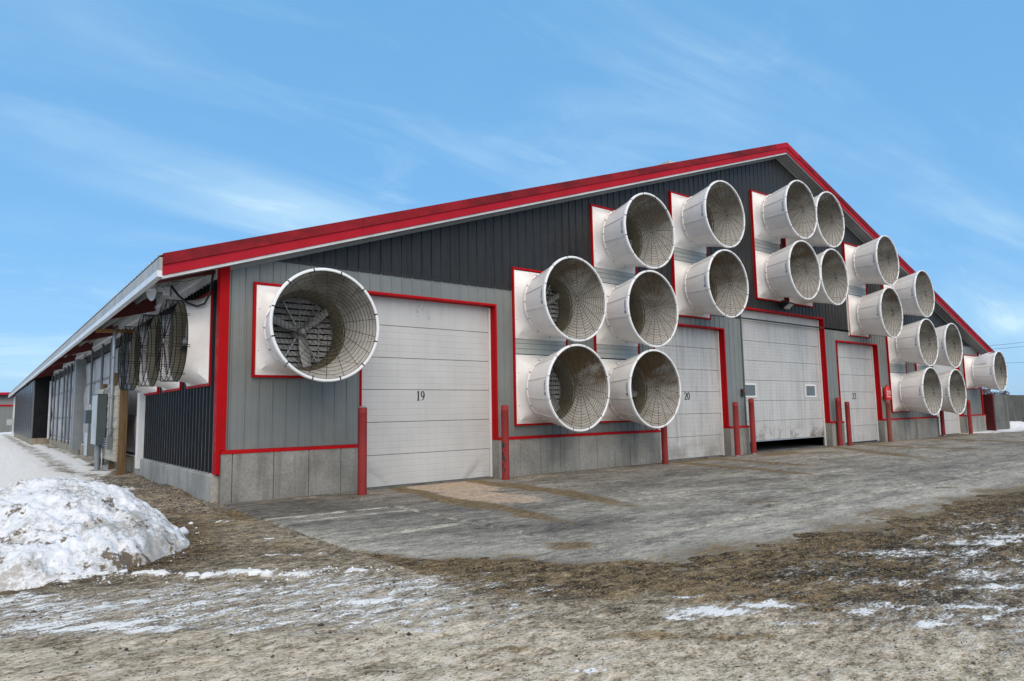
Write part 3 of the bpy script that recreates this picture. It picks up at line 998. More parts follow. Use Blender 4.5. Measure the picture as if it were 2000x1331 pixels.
def siding(x_start, x_end, lo, hi_f, opens, name, mat, plane='y', sheet=4, rib=RIB):
    """ribbed steel sheets; each sheet is one object, cut round doors and fans"""
    k0 = int(math.floor((x_start - 0.157) / PITCH)) - 1
    k1 = int(math.ceil((x_end - 0.157) / PITCH)) + 1
    for ks in range(k0, k1, sheet):
        pts = []
        for k in range(ks, ks + sheet):
            for dx, dd in rib:
                pts.append((0.157 + k * PITCH + dx, dd))
        pts.append((0.157 + (ks + sheet) * PITCH, 0.0))
        cuts = sorted({x_start, x_end} | {o[0] for o in opens} | {o[1] for o in opens})
        xs_ = [p[0] for p in pts]
        ds_ = [p[1] for p in pts]
        allx = sorted(set(xs_) | {c for c in cuts if xs_[0] < c < xs_[-1]})
        allx = [x for x in allx if x_start - 1e-6 <= x <= x_end + 1e-6]
        strips = []
        for a, b in zip(allx[:-1], allx[1:]):
            if b - a < 1e-5: continue
            da, db = np.interp(a, xs_, ds_), np.interp(b, xs_, ds_)
            ha, hb = hi_f(a), hi_f(b)
            for z0, z1 in zcuts(a, b, lo, min(ha, hb), opens):
                top = z1 >= min(ha, hb) - 1e-6
                za, zb = (ha, hb) if top else (z1, z1)
                strips.append((a, b, da, db, z0, za, zb))
        # strips that touch along an edge make one sheet; pieces cut apart by an opening become sheets of their own
        groups = []
        for st in strips:
            hit = [g_ for g_ in groups if any(abs(q[1] - st[0]) < 1e-6 and q[4] < max(st[5], st[6]) and st[4] < max(q[5], q[6]) for q in g_)]
            m_ = [st]
            for g_ in hit:
                m_ = g_ + m_
                groups.remove(g_)
            groups.append(m_)
        for g_ in groups:
            mb = MB()
            for a, b, da, db, z0, za, zb in g_:
                if plane == 'y':
                    mb.add([(a, -da, z0), (b, -db, z0), (b, -db, zb), (a, -da, za)], [(0, 1, 2, 3)])
                else:
                    mb.add([(-da, a, z0), (-db, b, z0), (-db, b, zb), (-da, a, za)], [(3, 2, 1, 0)])
            bp(mb, name, mat)


ZB = 3.68
siding(0.10, W_ - 0.1, -0.03, lambda x: min(ZB, ztop(x) - 0.28), OPEN, 'grey_siding_sheet', MT['grey_siding'])
siding(0.10, W_ - 0.1, ZB, lambda x: max(ZB, ztop(x) - 0.28), OPEN, 'black_siding_sheet', MT['black_siding'])
# flashing where black laps over grey
xs0 = 0.62
for cxx, zs in COLS + [(0.5 * (DOORS[21][0] + DOORS[21][1]), None)]:
    if zs is None: a, b, hit = DOORS[21][0] - .02, DOORS[21][1] + .06, True
    else: a, b, hit = cxx - FR - .045, cxx + FR + .045, zs[0] - FR < ZB < zs[-1] + FR
    if not hit: continue
    if a - xs0 > 0.1:
        mb = MB(); mb.box(xs0, a, -0.030, -0.001, ZB - 0.03, ZB + 0.022); bp(mb, 'lap_flashing', MT['black_siding'])
    xs0 = b
mb = MB(); mb.box(xs0, 38.5, -0.030, -0.001, ZB - 0.03, ZB + 0.022); bp(mb, 'lap_flashing', MT['black_siding'])

# concrete stem wall: form-board panels with open joints
piers = []
xx = [0.03] + [v for n in (19, 20, 21, 22, 23) for v in (DOORS[n][0] - 0.0, DOORS[n][1] + 0.0)] + [W_ - 0.02]
rnd = random.Random(5)
for a, b in zip(xx[0::2], xx[1::2]):
    n = max(1, int(round((b - a) / 0.69)))
    e = [a + (b - a) * i / n for i in range(n + 1)]
    if a < 1: e = [0.03, 0.23, 0.98, 1.66, 2.32, 2.80]
    for p, q in zip(e[:-1], e[1:]):
        mb = MB()
        pr = rnd.uniform(0, 0.012)
        c = 0.012
        y0 = -0.115 - pr
        mb.hexa([(p + .004, y0 + c, GZ - .2), (q - .004, y0 + c, GZ - .2), (q - .004, .27, GZ - .2), (p + .004, .27, GZ - .2),
                 (p + .004, y0 + c, -.035), (q - .004, y0 + c, -.035), (q - .004, .27, -.035), (p + .004, .27, -.035)])
        mb.add([(p + .004 + c, y0, GZ - .2), (q - .004 - c, y0, GZ - .2), (q - .004 - c, y0, -.036), (p + .004 + c, y0, -.036),
                (p + .004, y0 + c, GZ - .2), (q - .004, y0 + c, GZ - .2), (q - .004, y0 + c, -.036), (p + .004, y0 + c, -.036)],
               [(0, 1, 2, 3), (4, 0, 3, 7), (1, 5, 6, 2)])
        bp(mb, 'concrete_panel', MT['concrete'])
    mb = MB(); mb.box(a + .01, b - .01, -0.085, 0.25, GZ - .2, -0.06); bp(mb, 'wall_core', MT['concrete_dark'])
    mb = MB()
    l = a + (0.0 if a > 1 else 0.0)
    mb.hexa([(l, -.135, -.034), (b, -.135, -.034), (b, .02, -.034), (l, .02, -.034), (l, -.128, .018), (b, -.128, .018), (b, -.026, .034), (l, -.026, .034)])
    bp(mb, 'sill_flashing', MT['red_trim'])

# corner posts
for x0, x1 in ((-0.075, 0.255), (W_ - 0.10, W_ + 0.04)):
    mb = MB()
    if x0 < 1:
        mb.box(-0.052, 0.118, -0.062, 0.13, 0.036, 3.62)
        mb.box(-0.052, 0.022, -0.064, 0.132, -0.40, 0.036)
    else:
        mb.box(x0, x1, -0.062, 0.18, 0.036, 3.4)
        mb.box(W_ - .02, x1, -0.13, 0.18, -.3, 0.036)
    bp(mb, 'corner_post', MT['red_trim'])

# door surrounds and doors
DY = 0.20


def ribbon(pts, ws):
    """flat stroke of changing width in x,z"""
    L, Rr = [], []
    n = len(pts)
    for i, (x, z) in enumerate(pts):
        a = pts[max(0, i - 1)]; b = pts[min(n - 1, i + 1)]
        dx, dz = b[0] - a[0], b[1] - a[1]
        q = math.hypot(dx, dz) or 1
        nx, nz = -dz / q, dx / q
        L.append((x + nx * ws[i] / 2, z + nz * ws[i] / 2)); Rr.append((x - nx * ws[i] / 2, z - nz * ws[i] / 2))
    return L, Rr


def arc(cx_, cz, rx, rz, a0, a1, n=16):
    return [(cx_ + rx * math.cos(math.radians(a0 + (a1 - a0) * i / n)), cz + rz * math.sin(math.radians(a0 + (a1 - a0) * i / n))) for i in range(n + 1)]


def wprof(pts, thin, thick, horiz=True):
    """serif contrast: strokes running vertically are thick, horizontal ones thin"""
    o = []
    for i in range(len(pts)):
        a = pts[max(0, i - 1)]; b = pts[min(len(pts) - 1, i + 1)]
        dx, dz = abs(b[0] - a[0]), abs(b[1] - a[1])
        o.append(thin + (thick - thin) * dz / (math.hypot(dx, dz) or 1))
    return o


def digit(c):
    """strokes of a narrow serif figure in a 0.5 x 1 cell"""
    S = []
    if c == '1':
        S.append(([(0.25, 0.02), (0.25, 0.98)], [.15, .15]))
        S.append(([(0.08, 0.03), (0.42, 0.03)], [.05, .05]))
        S.append(([(0.08, 0.84), (0.18, 0.92), (0.26, 0.99)], [.03, .06, .07]))
    if c == '0':
        p = arc(0.25, 0.5, 0.17, 0.46, 0, 360, 28)
        S.append((p, wprof(p, .05, .14)))
    if c == '9':
        p = arc(0.25, 0.68, 0.165, 0.28, 0, 360, 26)
        S.append((p, wprof(p, .045, .13)))
        p = [(0.42, 0.70), (0.425, 0.55), (0.40, 0.36), (0.33, 0.20), (0.22, 0.08), (0.08, 0.01)]
        S.append((p, [.13, .14, .13, .11, .07, .03]))
    if c == '2':
        p = arc(0.24, 0.72, 0.185, 0.235, 175, -30, 18) + [(0.33, 0.50), (0.22, 0.31), (0.08, 0.10)]
        S.append((p, [.11] * 3 + [.09 + .07 * min(1, max(0, (k - 6) / 6)) for k in range(len(p) - 5)] + [.11, .10]))
        S.append(([(0.05, 0.06), (0.28, 0.06), (0.41, 0.07)], [.10, .10, .10]))
        S.append(([(0.43, 0.05), (0.465, 0.24)], [.07, .04]))
    return S


def number(txt, xc, zc, h, y, parent, bold=1.0, cell=0.52):
    mb = MB()
    wv = h * cell
    x0 = xc - wv * len(txt) / 2
    for i, c in enumerate(txt):
        for k, (pts, ws) in enumerate(digit(c)):
            P = [(x0 + i * wv + px * h * cell / 0.52, zc - h / 2 + pz * h) for px, pz in pts]
            L, Rr = ribbon(P, [q * h * bold for q in ws])
            yy = y - 0.0006 * k
            vs = [(a[0], yy, a[1]) for a in L] + [(a[0], yy, a[1]) for a in Rr]
            n = len(L)
            mb.add(vs, [(j, j + 1, n + j + 1, n + j) for j in range(n - 1)])
    return mb.build('door_number', MT['black_ink'], parent)


def make_door(n, mat, label=None):
    x0, x1, z1, zb = DOORS[n]
    e = empty('overhead_door')
    e.parent = barn
    e.location = (0, 0, -GZ)
    if label: e['label'] = label
    if n == 21: zs = [zb, 0.15, 0.86, 1.57, 2.26, 2.95, 3.65, z1 + 0.15]
    else:
        off = 0.0 if n in (19, 20) else 0.03
        zs = [zb, -0.24 + off, 0.46 + off, 1.16 + off, 1.86 + off, 2.57 + off, z1 + 0.12]
    for k in range(len(zs) - 1):
        a, b = zs[k], zs[k + 1]
        # one section: bevelled long edges and four shallow pressed ribs
        prof = [(a + .004, .012), (a + .012, 0.0)]
        m = 5 if n != 21 else 6
        if k < len(zs) - 2 or n == 21:
            for r in range(1, m):
                zc = a + (b - a) * r / m
                prof += [(zc - .010, 0.0), (zc - .004, .0045), (zc + .004, .0)]
        prof += [(b - .012, 0.0), (b - .003, .012)]
        nx = 1
        dent = (n == 19 and k == 0)
        if dent: nx = 40
        mb = MB()
        xa, xb = x0 - .03, x1 + .03
        for i in range(nx + 1):
            x = xa + (xb - xa) * i / nx
            for z, d in prof:
                y = DY + d
                if dent:
                    t = (z - a) / (b - a)
                    # kicked-in lower corners of the first door
                    l = max(0, 1 - abs((x - 3.25) - (t * -0.35)) / 0.42) * max(0, 1 - t / 0.85)
                    r = max(0, 1 - abs((x - 5.72) - (t * 0.42)) / 0.32) * max(0, 1 - t / 0.8)
                    y += 0.085 * l * l * (3 - 2 * l) + 0.05 * r * r * (3 - 2 * r) + 0.006 * math.sin(x * 5.3) * (1 - t)
                mb.v.append((x, y, z))
        P = len(prof)
        for i in range(nx):
            for j in range(P - 1):
                mb.f.append((i * P + j, (i + 1) * P + j, (i + 1) * P + j + 1, i * P + j + 1)); mb.m.append(0)
        mb.box(xa, xb, DY + .03, DY + .055, a + .004, b - .003)
        mb.build('door_section', mat, e)
    # white stop strip down the right and left edges
    for sx0, sx1 in ((x1 - .045, x1 - .004), (x0 + .002, x0 + .035)):
        s_ = MB(); s_.box(sx0, sx1, DY - .055, DY - .006, GZ, z1 - .02); s_.build('door_stop', MT['white_paint'], e)
    if zb < -0.6:
        s_ = MB(); s_.box(x0 + .01, x1 - .01, DY - .004, DY + .04, zb - .02, zb + .006); s_.build('bottom_seal', MT['black_plastic'], e)
    else:
        s_ = MB(); s_.box(x0 + .01, x1 - .01, DY - .006, DY + .05, zb - .035, zb + .004); s_.build('bottom_rail', MT['galv'], e)
    return e


def door_trim(n):
    x0, x1, z1, _ = DOORS[n]
    mb = MB()
    mb.box(x0 - .035, x1 + .045, -.05, .012, z1, z1 + .05)
    mb.box(x0, x1, .012, DY + .05, z1 - .002, z1 + .03)
    bp(mb, 'door_header', MT['red_trim'])
    for xa, xb, xc, xd in ((x0 - .035, x0, x0 - .03, x0 + .001), (x1, x1 + .045, x1 - .001, x1 + .03)):
        mb = MB()
        mb.box(xa, xb, -.05, .012, .036, z1 - .0)
        mb.box(xc, xd, .022, DY + .04, -.033, z1 - .004)
        bp(mb, 'door_jamb', MT['red_trim'] if not (n == 21 and xa < 17.5) else MT['slate_box'])


for n in DOORS: door_trim(n)
d19 = make_door(19, MT['door_clean'], 'clean white sectional door numbered 19 with dented lower corners')
number('19', 4.35, 1.03, 0.215, DY - .006, d19)
d20 = make_door(20, MT['door_dirty'], 'streaked white sectional door numbered 20')
number('20', 13.96, 1.02, 0.235, DY - .006, d20, 1.15, 0.62)
d21 = make_door(21, MT['door_big'], 'tall white sectional door with two small windows, raised a little')
d22 = make_door(22, MT['door_22'], 'grubby white sectional door numbered 22')
number('22', 25.08, 1.02, 0.25, DY - .006, d22, 1.15, 0.74)
d23 = make_door(23, MT['door_clean'], 'plain white door at the far right')
for xa, xb in ((17.08, 17.76), (21.2, 21.86)):
    f = MB()
    za, zb_ = 1.03, 1.40
    for q in ((xa - .06, xb + .06, zb_, zb_ + .06), (xa - .06, xb + .06, za - .06, za), (xa - .06, xa, za, zb_), (xb, xb + .06, za, zb_)):
        f.box(q[0], q[1], DY - .028, DY + .004, q[2], q[3])
    f.build('window_frame', MT['white_paint'], d21)
    f = MB(); f.box(xa, xb, DY - .012, DY - .004, za, zb_)
    f.build('window_pane', MT['glass'], d21)
# scuffs above door 19
rs = random.Random(3)
sc_ = MB()
for cx_, cz, s in [(4.29, 2.98, .07), (4.42, 2.96, .05), (4.55, 2.9, .05), (4.58, 2.78, .05), (4.95, 2.98, .05), (4.88, 2.88, .03)]:
    for k in range(9):
        x, z = cx_ + rs.gauss(0, s * .5), cz + rs.gauss(0, s)
        r = s * rs.uniform(.06, .22)
        q = [(x + r * math.cos(a) * rs.uniform(.5, 1.1), DY - .003 - k * .0002, z + 1.9 * r * math.sin(a) * rs.uniform(.5, 1.1)) for a in [i * PI / 3 for i in range(6)]]
        sc_.add(q, [(0, 1, 2, 3, 4, 5)])
sc_.build('dirt_splash', MT['galv_dull'], d19)

# frames round the fan columns, and the lap boards between stacked fans
for cxx, zs in COLS:
    z0, z1 = zs[0] - FR, zs[-1] + FR
    t_ = .045
    for q in ((cxx - FR - t_, cxx - FR, z0 - t_, z1 + t_), (cxx + FR, cxx + FR + t_, z0 - t_, z1 + t_), (cxx - FR, cxx + FR, z1, z1 + t_), (cxx - FR, cxx + FR, z0 - t_, z0)):
        mb = MB(); mb.box(q[0], q[1], -.075, .02, q[2], q[3]); bp(mb, 'fan_frame', MT['red_trim'])
    for a, b in zip(zs[:-1], zs[1:]):
        za, zb = a + FR, b - FR
        hh = (zb - za) / 3
        for k in range(3):
            mb = MB()
            u, v = za + k * hh + .002, za + (k + 1) * hh - .002
            mb.hexa([(cxx - FR + .003, -.050, u), (cxx + FR - .003, -.050, u), (cxx + FR - .003, .02, u), (cxx - FR + .003, .02, u),
                     (cxx - FR + .003, -.036, v), (cxx + FR - .003, -.036, v), (cxx + FR - .003, .02, v), (cxx - FR + .003, .02, v)])
            bp(mb, 'lap_board', MT['pale_filler'])

# roof: two ribbed sheets, rake trims, soffits
def roof_side(sgn):
    mb = MB()
    X0 = EX - .05 if sgn < 0 else 2 * XM - EX + .05
    ny = int(BL / 0.30)
    prof = []
    y = OV - .03
    while y < BL:
        prof += [(y, .0), (y + .10, .0), (y + .115, .028), (y + .145, .028), (y + .16, .0)]
        y += .3
    for yy, h in prof:
        for x, z in ((X0, ztop(EX) - SL * .05), (XM, ztop(XM))):
            mb.v.append((x, yy, z + h + .012))
    for i in range(len(prof) - 1):
        f = (2 * i, 2 * i + 2, 2 * i + 3, 2 * i + 1)
        mb.f.append(f if sgn > 0 else tuple(reversed(f))); mb.m.append(0)
    bp(mb, 'roof_sheet', MT['roof'])
    mb = MB()
    a, b = (EX, XM) if sgn < 0 else (2 * XM - EX, XM)
    za, zb = EZ - .04, ztop(XM) - .04
    mb.add([(a, OV + .03, za), (b, OV + .03, zb), (b, BL, zb), (a, BL, za)], [(0, 1, 2, 3)])
    bp(mb, 'roof_deck', MT['grey_soffit'])


roof_side(-1)
roof_side(1)


def slab_x(name, mat, xa, xb, zoff0, zoff1, y0, y1):
    """a board following the roof slope between xa and xb"""
    mb = MB()
    mb.hexa([(xa, y0, ztop(xa) + zoff0), (xb, y0, ztop(xb) + zoff0), (xb, y1, ztop(xb) + zoff0), (xa, y1, ztop(xa) + zoff0),
             (xa, y0, ztop(xa) + zoff1), (xb, y0, ztop(xb) + zoff1), (xb, y1, ztop(xb) + zoff1), (xa, y1, ztop(xa) + zoff1)])
    return bp(mb, name, mat)


# rake trim comes in lapped lengths; joints as in the photo at about x = 9 and 14.7
for sgn in (-1, 1):
    js = [EX, 2.6, 9.9, 15.3, 18.9, XM] if sgn < 0 else [2 * XM - EX, 36, 30, 24.5, 20.5, XM]
    for i, (a, b) in enumerate(zip(js[:-1], js[1:])):
        pr = .004 * (i % 2)
        g_ = 0.003 if sgn < 0 else -0.003
        slab_x('rake_cap', MT['red_fascia_top'] if i < 4 else MT['red_fascia'], a, b - g_, -.165, .035, OV - .055 - pr, OV + .02)
        slab_x('rake_board', MT['red_fascia'], a, b - g_, -.345, -.168, OV - .032 - pr, OV + .015)
    a, b = js[0], js[-1]
    slab_x('rake_edge_strip', MT['white_metal'] if sgn < 0 else MT['grey_soffit'], a, b, -.40, -.348, OV - .01, OV + .02)
    nb_ = 5
    for k in range(nb_):
        y0 = OV + .02 + k * (0.43 / nb_)
        slab_x('soffit_panel', MT['grey_soffit'], a, b, -.365 - (0.012 if k % 2 else 0), -.345, y0 + .002, y0 + .43 / nb_ - .002)
    slab_x('frieze_trim', MT['grey_soffit'], a + (1.2 if sgn < 0 else -1.2), b, -.45, -.366, -.045, -.022)

# long-side eave: two-tier fascia, rafter tails, wall header
ye = [OV - .02, 5.9, 12.1, 18.2, 24.3, 30.4, 36.5, 42.6, 48.7, 54.8, 60.9, 67, BL]
for a, b in zip(ye[:-1], ye[1:]):
    wv = random.uniform(-.012, .012)
    mb = MB(); mb.box(EX - .045 + wv * .4, EX, a + .002, b - .002, 3.145, EZ - .03)
    bp(mb, 'eave_fascia', MT['aged_fascia'])
    mb = MB(); mb.box(EX - .075 + wv * .4, EX + .02, a + .002, b - .002, 3.035 + wv, 3.142 + wv * .3)
    bp(mb, 'eave_trim', MT['bright_white'])
for y in [0.35] + [5.9 + 6.08 * k for k in range(11)]:
    mb = MB()
    x0, x1 = EX + .03, 0.25
    mb.hexa([(x0, y - .07, ztop(x0) - .36), (x1, y - .07, ztop(x1) - .42), (x1, y + .07, ztop(x1) - .42), (x0, y + .07, ztop(x0) - .36),
             (x0, y - .07, ztop(x0) - .06), (x1, y - .07, ztop(x1) - .06), (x1, y + .07, ztop(x1) - .06), (x0, y + .07, ztop(x0) - .06)])
    bp(mb, 'rafter_tail', MT['red_rafter'])
for k in range(3):
    x = -0.85 + k * .33
    mb = MB(); mb.box(x, x + .04, 0.2, BL - .5, ztop(x) - .13, ztop(x) - .045); bp(mb, 'purlin', MT['grey_soffit'])
mb = MB(); mb.box(-.05, .08, .19, 36, 3.24, 3.66); bp(mb, 'header_board', MT['white_metal'])
mb = MB(); mb.box(-.075, -.05, .19, 36, 3.40, 3.46); bp(mb, 'header_strip', MT['bright_white'])

# long side: low stem wall, black ribbed siding round three fans, curtain bays
LF = [1.41, 3.77, 6.15]
LZ = 2.14
lopen = [(y - .865, y + .865, LZ - .865, LZ + .865) for y in LF]
siding(0.17, 7.12, -.39, lambda x: 3.24, lopen, 'black_side_sheet', MT['gloss_black'], plane='x', rib=SRIB)
for y in LF:
    for q in ((y - .91, y - .865, LZ - .91, LZ + .91), (y + .865, y + .91, LZ - .91, LZ + .91), (y - .865, y + .865, LZ + .865, LZ + .91), (y - .865, y + .865, LZ - .91, LZ - .865)):
        mb = MB(); mb.box(-.06, .02, q[0], q[1], q[2], q[3]); bp(mb, 'fan_frame', MT['red_trim'])
e = [0.03, 0.7, 2.95, 5.3, 7.6, 10.1, 12.6, 15.1, 17.6, 20.1, 22.6, 25.1, 27.6, 30.1, 32.6, 36.2]
for a, b in zip(e[:-1], e[1:]):
    mb = MB(); mb.box(-.10, .12, a + .004, b - .004, GZ - .2, -.43)
    mb.hexa([(-.10, a + .004, -.43), (-.0, a + .004, -.43), (-.0, b - .004, -.43), (-.10, b - .004, -.43), (-.085, a + .004, -.41), (0, a + .004, -.39), (0, b - .004, -.39), (-.085, b - .004, -.41)])
    bp(mb, 'concrete_panel', MT['concrete_side'] if a < 7 else MT['concrete_brown'])
# white corner post closing the siding
mb = MB()
mb.box(-.14, .02, 6.86, 7.16, -.66, 1.30)
for yy in (6.86, 6.99, 7.11):
    mb.box(-.165, -.14, yy, yy + .05, -.66, 1.30)
bp(mb, 'white_corner_post', MT['bright_white'])
# curtain in bays: billowing fabric, seam lines, galvanised pipes in front
for a, b in ((7.2, 12.0), (12.02, 16.9), (16.92, 19.8), (20.9, 26.0), (26.02, 31.0), (31.02, 36.0)):
    gy = np.linspace(a, b, 40)
    gz = np.linspace(-.40, 2.98, 30)
    Yg, Zg = np.meshgrid(gy, gz)
    bil = 0.05 + 0.11 * np.abs(np.sin((Yg - a) / 1.25 * PI)) * (0.5 + 0.5 * np.sin((Zg + .4) * 2.4) ** 2) + 0.07 * (fbm(Yg * 1.4, Zg * 1.4, 12, 4) - .5)
    bil = np.where((Zg < -.37) | (Zg > 2.95), 0, bil)
    vs = [(-float(bb) + .06, float(y_), float(z_)) for bb, y_, z_ in zip(bil.ravel(), Yg.ravel(), Zg.ravel())]
    mb = MB()
    mb.add(vs, [(i * 40 + j + 1, i * 40 + j, (i + 1) * 40 + j, (i + 1) * 40 + j + 1) for i in range(29) for j in range(39)])
    cu = bp(mb, 'curtain_panel', MT['curtain'], smooth=True)
    for zs_ in (0.72, 2.02):
        mb = MB(); mb.tube([(-.075, a, zs_), (-.085, (a + b) / 2, zs_ + .01), (-.075, b, zs_)], .022, 6)
        mb.build('curtain_seam', MT['seam'], cu)
mb = MB(); mb.box(-.09, .08, 7.17, 36, -.395, -.365); bp(mb, 'curtain_sill', MT['bright_white'])
mb = MB(); mb.box(-.03, .0, 7.17, 36, 2.98, 3.24); bp(mb, 'gap_dark_strip', MT['black_plastic'])  # solid strip coloured black for the darkness of the open gap
for y in (9.9, 12.3, 14.35, 17.2, 24.6, 26.3, 27.9, 30.7, 33.2, 35.3):
    mb = MB(); mb.tube([(-.135, y, -.52), (-.135, y, 3.26)], .042, 10); bp(mb, 'curtain_pipe', MT['dark_pipe'])
mb = MB(); mb.box(-.38, -.0, 19.95, 20.75, -.62, 3.12); mb.box(-.395, -.38, 19.95, 20.0, -.62, 3.12); mb.box(-.395, -.38, 20.7, 20.75, -.62, 3.12)
bp(mb, 'galvanised_box_post', MT['zinc'])
mb = MB(); mb.box(-.2, -.12, 36.0, 36.2, -.5, 2.95); bp(mb, 'galvanised_channel', MT['bright_white'])
# black bump-out on a stained base
mb = MB(); mb.box(-.92, .1, 36.9, 63, GZ - .2, -.44); bp(mb, 'bumpout_base', MT['concrete_brown'])
for k in range(26):
    y = 36.9 + k * 1.003
    mb = MB(); mb.box(-.95 - .012 * (k % 2), -.90, y, y + 1.0, -.45, 3.05); bp(mb, 'bumpout_sheet', MT['gloss_black'])
mb = MB(); mb.box(-.90, .05, 36.87, 36.92, -.45, 3.3); bp(mb, 'bumpout_end', MT['gloss_black'])
mb = MB(); mb.box(-.96, -.89, 36.86, 36.90, -.45, 3.05); bp(mb, 'bumpout_corner', MT['slate_box'])
mb = MB(); mb.box(-.3, .05, 63, BL, GZ - .2, -.4); mb.box(0.0, .05, 63, BL, -.4, 3.3); bp(mb, 'far_side_wall', MT['curtain'])
for k, y in enumerate((63.6, 66, 68.2, 71, 73.5, 75.6)):
    mb = MB(); mb.box(-.75 + .08 * (k % 2), -.6 + .06 * (k % 3), y, y + .3, GZ, 3.05); bp(mb, 'far_side_post', MT['galv'] if k % 2 else MT['bright_white'])
mb = MB(); mb.box(-1.25, -.7, 72.0, 72.6, .15, .75); bp(mb, 'far_meter_box', MT['light_box'])
# far gable, right wall, floor, so the inside is dark
mb = MB(); mb.add([(0, BL, -1), (W_, BL, -1), (W_, BL, 3.7), (XM, BL, ztop(XM) - .1), (0, BL, 3.7)], [(0, 1, 2, 3, 4)]); bp(mb, 'far_gable', MT['grey_siding'])
mb = MB(); mb.box(W_ - .03, W_ + .02, .18, BL, -.5, 3.6); bp(mb, 'right_wall', MT['grey_siding'])
mb = MB(); mb.box(W_ - .1, W_ + .03, -.02, BL, GZ - .2, -.45); bp(mb, 'right_stem_wall', MT['concrete_side'])
mb = MB(); mb.box(.1, W_ - .1, .1, BL, GZ - .1, GZ + .004); bp(mb, 'barn_floor', MT['concrete_dark'])
# ridge vent further back
mb = MB()
for k in range(12):
    y = 4.5 + k * 2.4
    mb.hexa([(XM - .45, y, 10.3), (XM + .45, y, 10.3), (XM + .45, y + 2.38, 10.3), (XM - .45, y + 2.38, 10.3), (XM - .55, y, 11.16), (XM + .4, y, 11.24), (XM + .4, y + 2.38, 11.24), (XM - .55, y + 2.38, 11.16)])
bp(mb, 'ridge_vent', MT['beige'])

# ------------------------------------------------------------------ cone fans
CY0, CY1, CR0, CR1 = -0.40, -1.36, 0.782, 1.005


def housing_mesh():
    mb = MB()
    N, Mr = 64, 12
    RT = 0.765
    for i in range(Mr + 1):
        s = i / Mr
        for k in range(N):
            a = 2 * PI * k / N
            c, sn = math.cos(a), math.sin(a)
            m = max(abs(c), abs(sn))
            sx, sz = FR * .998 * c / m, FR * .998 * sn / m
            cx_, cz = RT * c, RT * sn
            t = s
            x, z = sx + (cx_ - sx) * t, sz + (cz - sz) * t
            d = 1 - math.sqrt(max(0, 1 - t * t))
            # recessed flat margin, then a bell mouth
            y = -0.055 - (abs(CY0) - 0.055) * (0.25 * t * t * (3 - 2 * t) + 0.75 * d)
            mb.v.append((x, y, z))
    for i in range(Mr):
        for k in range(N):
            l = (k + 1) % N
            mb.f.append((i * N + k, i * N + l, (i + 1) * N + l, (i + 1) * N + k)); mb.m.append(0)
    q = FR * .998
    for (ax, az, bx, bz) in ((-q, -q, q, -q), (q, -q, q, q), (q, q, -q, q), (-q, q, -q, -q)):
        mb.add([(ax, -.055, az), (bx, -.055, bz), (bx, .03, bz), (ax, .03, az)], [(3, 2, 1, 0)])
    # pressed bosses with bolts at the lower left and upper edge
    return mb.mesh('housing', MT['fibreglass'], 'auto')


def guard_mesh(R=0.985, y0=CY1 - .012, dome=.045, nr=14, nsp=18, wr=.0047):
    mb = MB()
    f = lambda r: y0 - dome * (1 - (r / R) ** 2)
    for i in range(nr):
        r = 0.045 if i == 0 else 0.09 + (R - 0.09) * i / (nr - 1)
        n = 18 if i < 3 else 56
        mb.tube([(r * math.cos(2 * PI * k / n), f(r), r * math.sin(2 * PI * k / n)) for k in range(n)], wr, 3, closed=True)
    for k in range(nsp):
        a = PI / 2 + 2 * PI * k / nsp
        mb.tube([(r * math.cos(a), f(r) - .004, r * math.sin(a)) for r in (0.045, .3, .6, .85, R + .012)], wr * 1.15, 3)
    for k in range(12):
        a = math.radians(15 + 30 * k)
        mb.tube([(r * math.cos(a), CY1 - .03, r * math.sin(a)) for r in (R - .02, R + .055)], .012, 5)
    return mb.mesh('guard', MT['wire'])


def panel_mesh():
    """one of twelve cone staves, double walled, with a raised lap along one edge"""
    mb = MB()
    a0, a1, n = 0.0, math.radians(30), 5
    g_ = math.radians(0.12)
    for lo, mi, off in ((0, 0, .008), (1, 1, -.006)):
        vs = []
        for k in range(n + 1):
            a = a0 + g_ + (a1 - a0 - 2 * g_) * k / n
            for r, y in ((CR0 + off, CY0 + .02), ((CR0 + CR1) / 2 + off, (CY0 + CY1) / 2), (CR1 + off, CY1)):
                vs.append((r * math.cos(a), y, r * math.sin(a)))
        fs = []
        for k in range(n):
            for i in range(2):
                q = (k * 3 + i, k * 3 + i + 1, (k + 1) * 3 + i + 1, (k + 1) * 3 + i)
                fs.append(q if mi == 0 else tuple(reversed(q)))
        mb.add(vs, fs, mi)
    for off, mi, h in ((.008, 0, .013), (-.006, 1, -.010)):
        wv = math.radians(1.0)
        vs = []
        for r, y in ((CR0 + off, CY0 + .03), (CR1 + off - .012, CY1 + .05)):
            for aa, hh in ((0.001, 0), (0.001, h), (wv, h), (wv, 0)):
                vs.append(((r + hh) * math.cos(aa), y, (r + hh) * math.sin(aa)))
        mb.add(vs, [(0, 1, 5, 4), (1, 2, 6, 5), (2, 3, 7, 6), (4, 5, 6, 7), (0, 3, 2, 1)], mi)
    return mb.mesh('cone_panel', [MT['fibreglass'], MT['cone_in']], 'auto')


def text_mesh(txt, size, mat, name):
    cu = bpy.data.curves.new('lettering', 'FONT')
    cu.body = txt
    cu.size = size
    cu.align_x = 'CENTER'
    cu.align_y = 'CENTER'
    cu.resolution_u = 3
    o = bpy.data.objects.new('lettering', cu)
    COL.objects.link(o)
    dg = bpy.context.evaluated_depsgraph_get()
    me = bpy.data.meshes.new_from_object(o.evaluated_get(dg))
    bpy.data.objects.remove(o)
    me.name = name
    me.materials.clear()
    me.materials.append(mat)
    return me


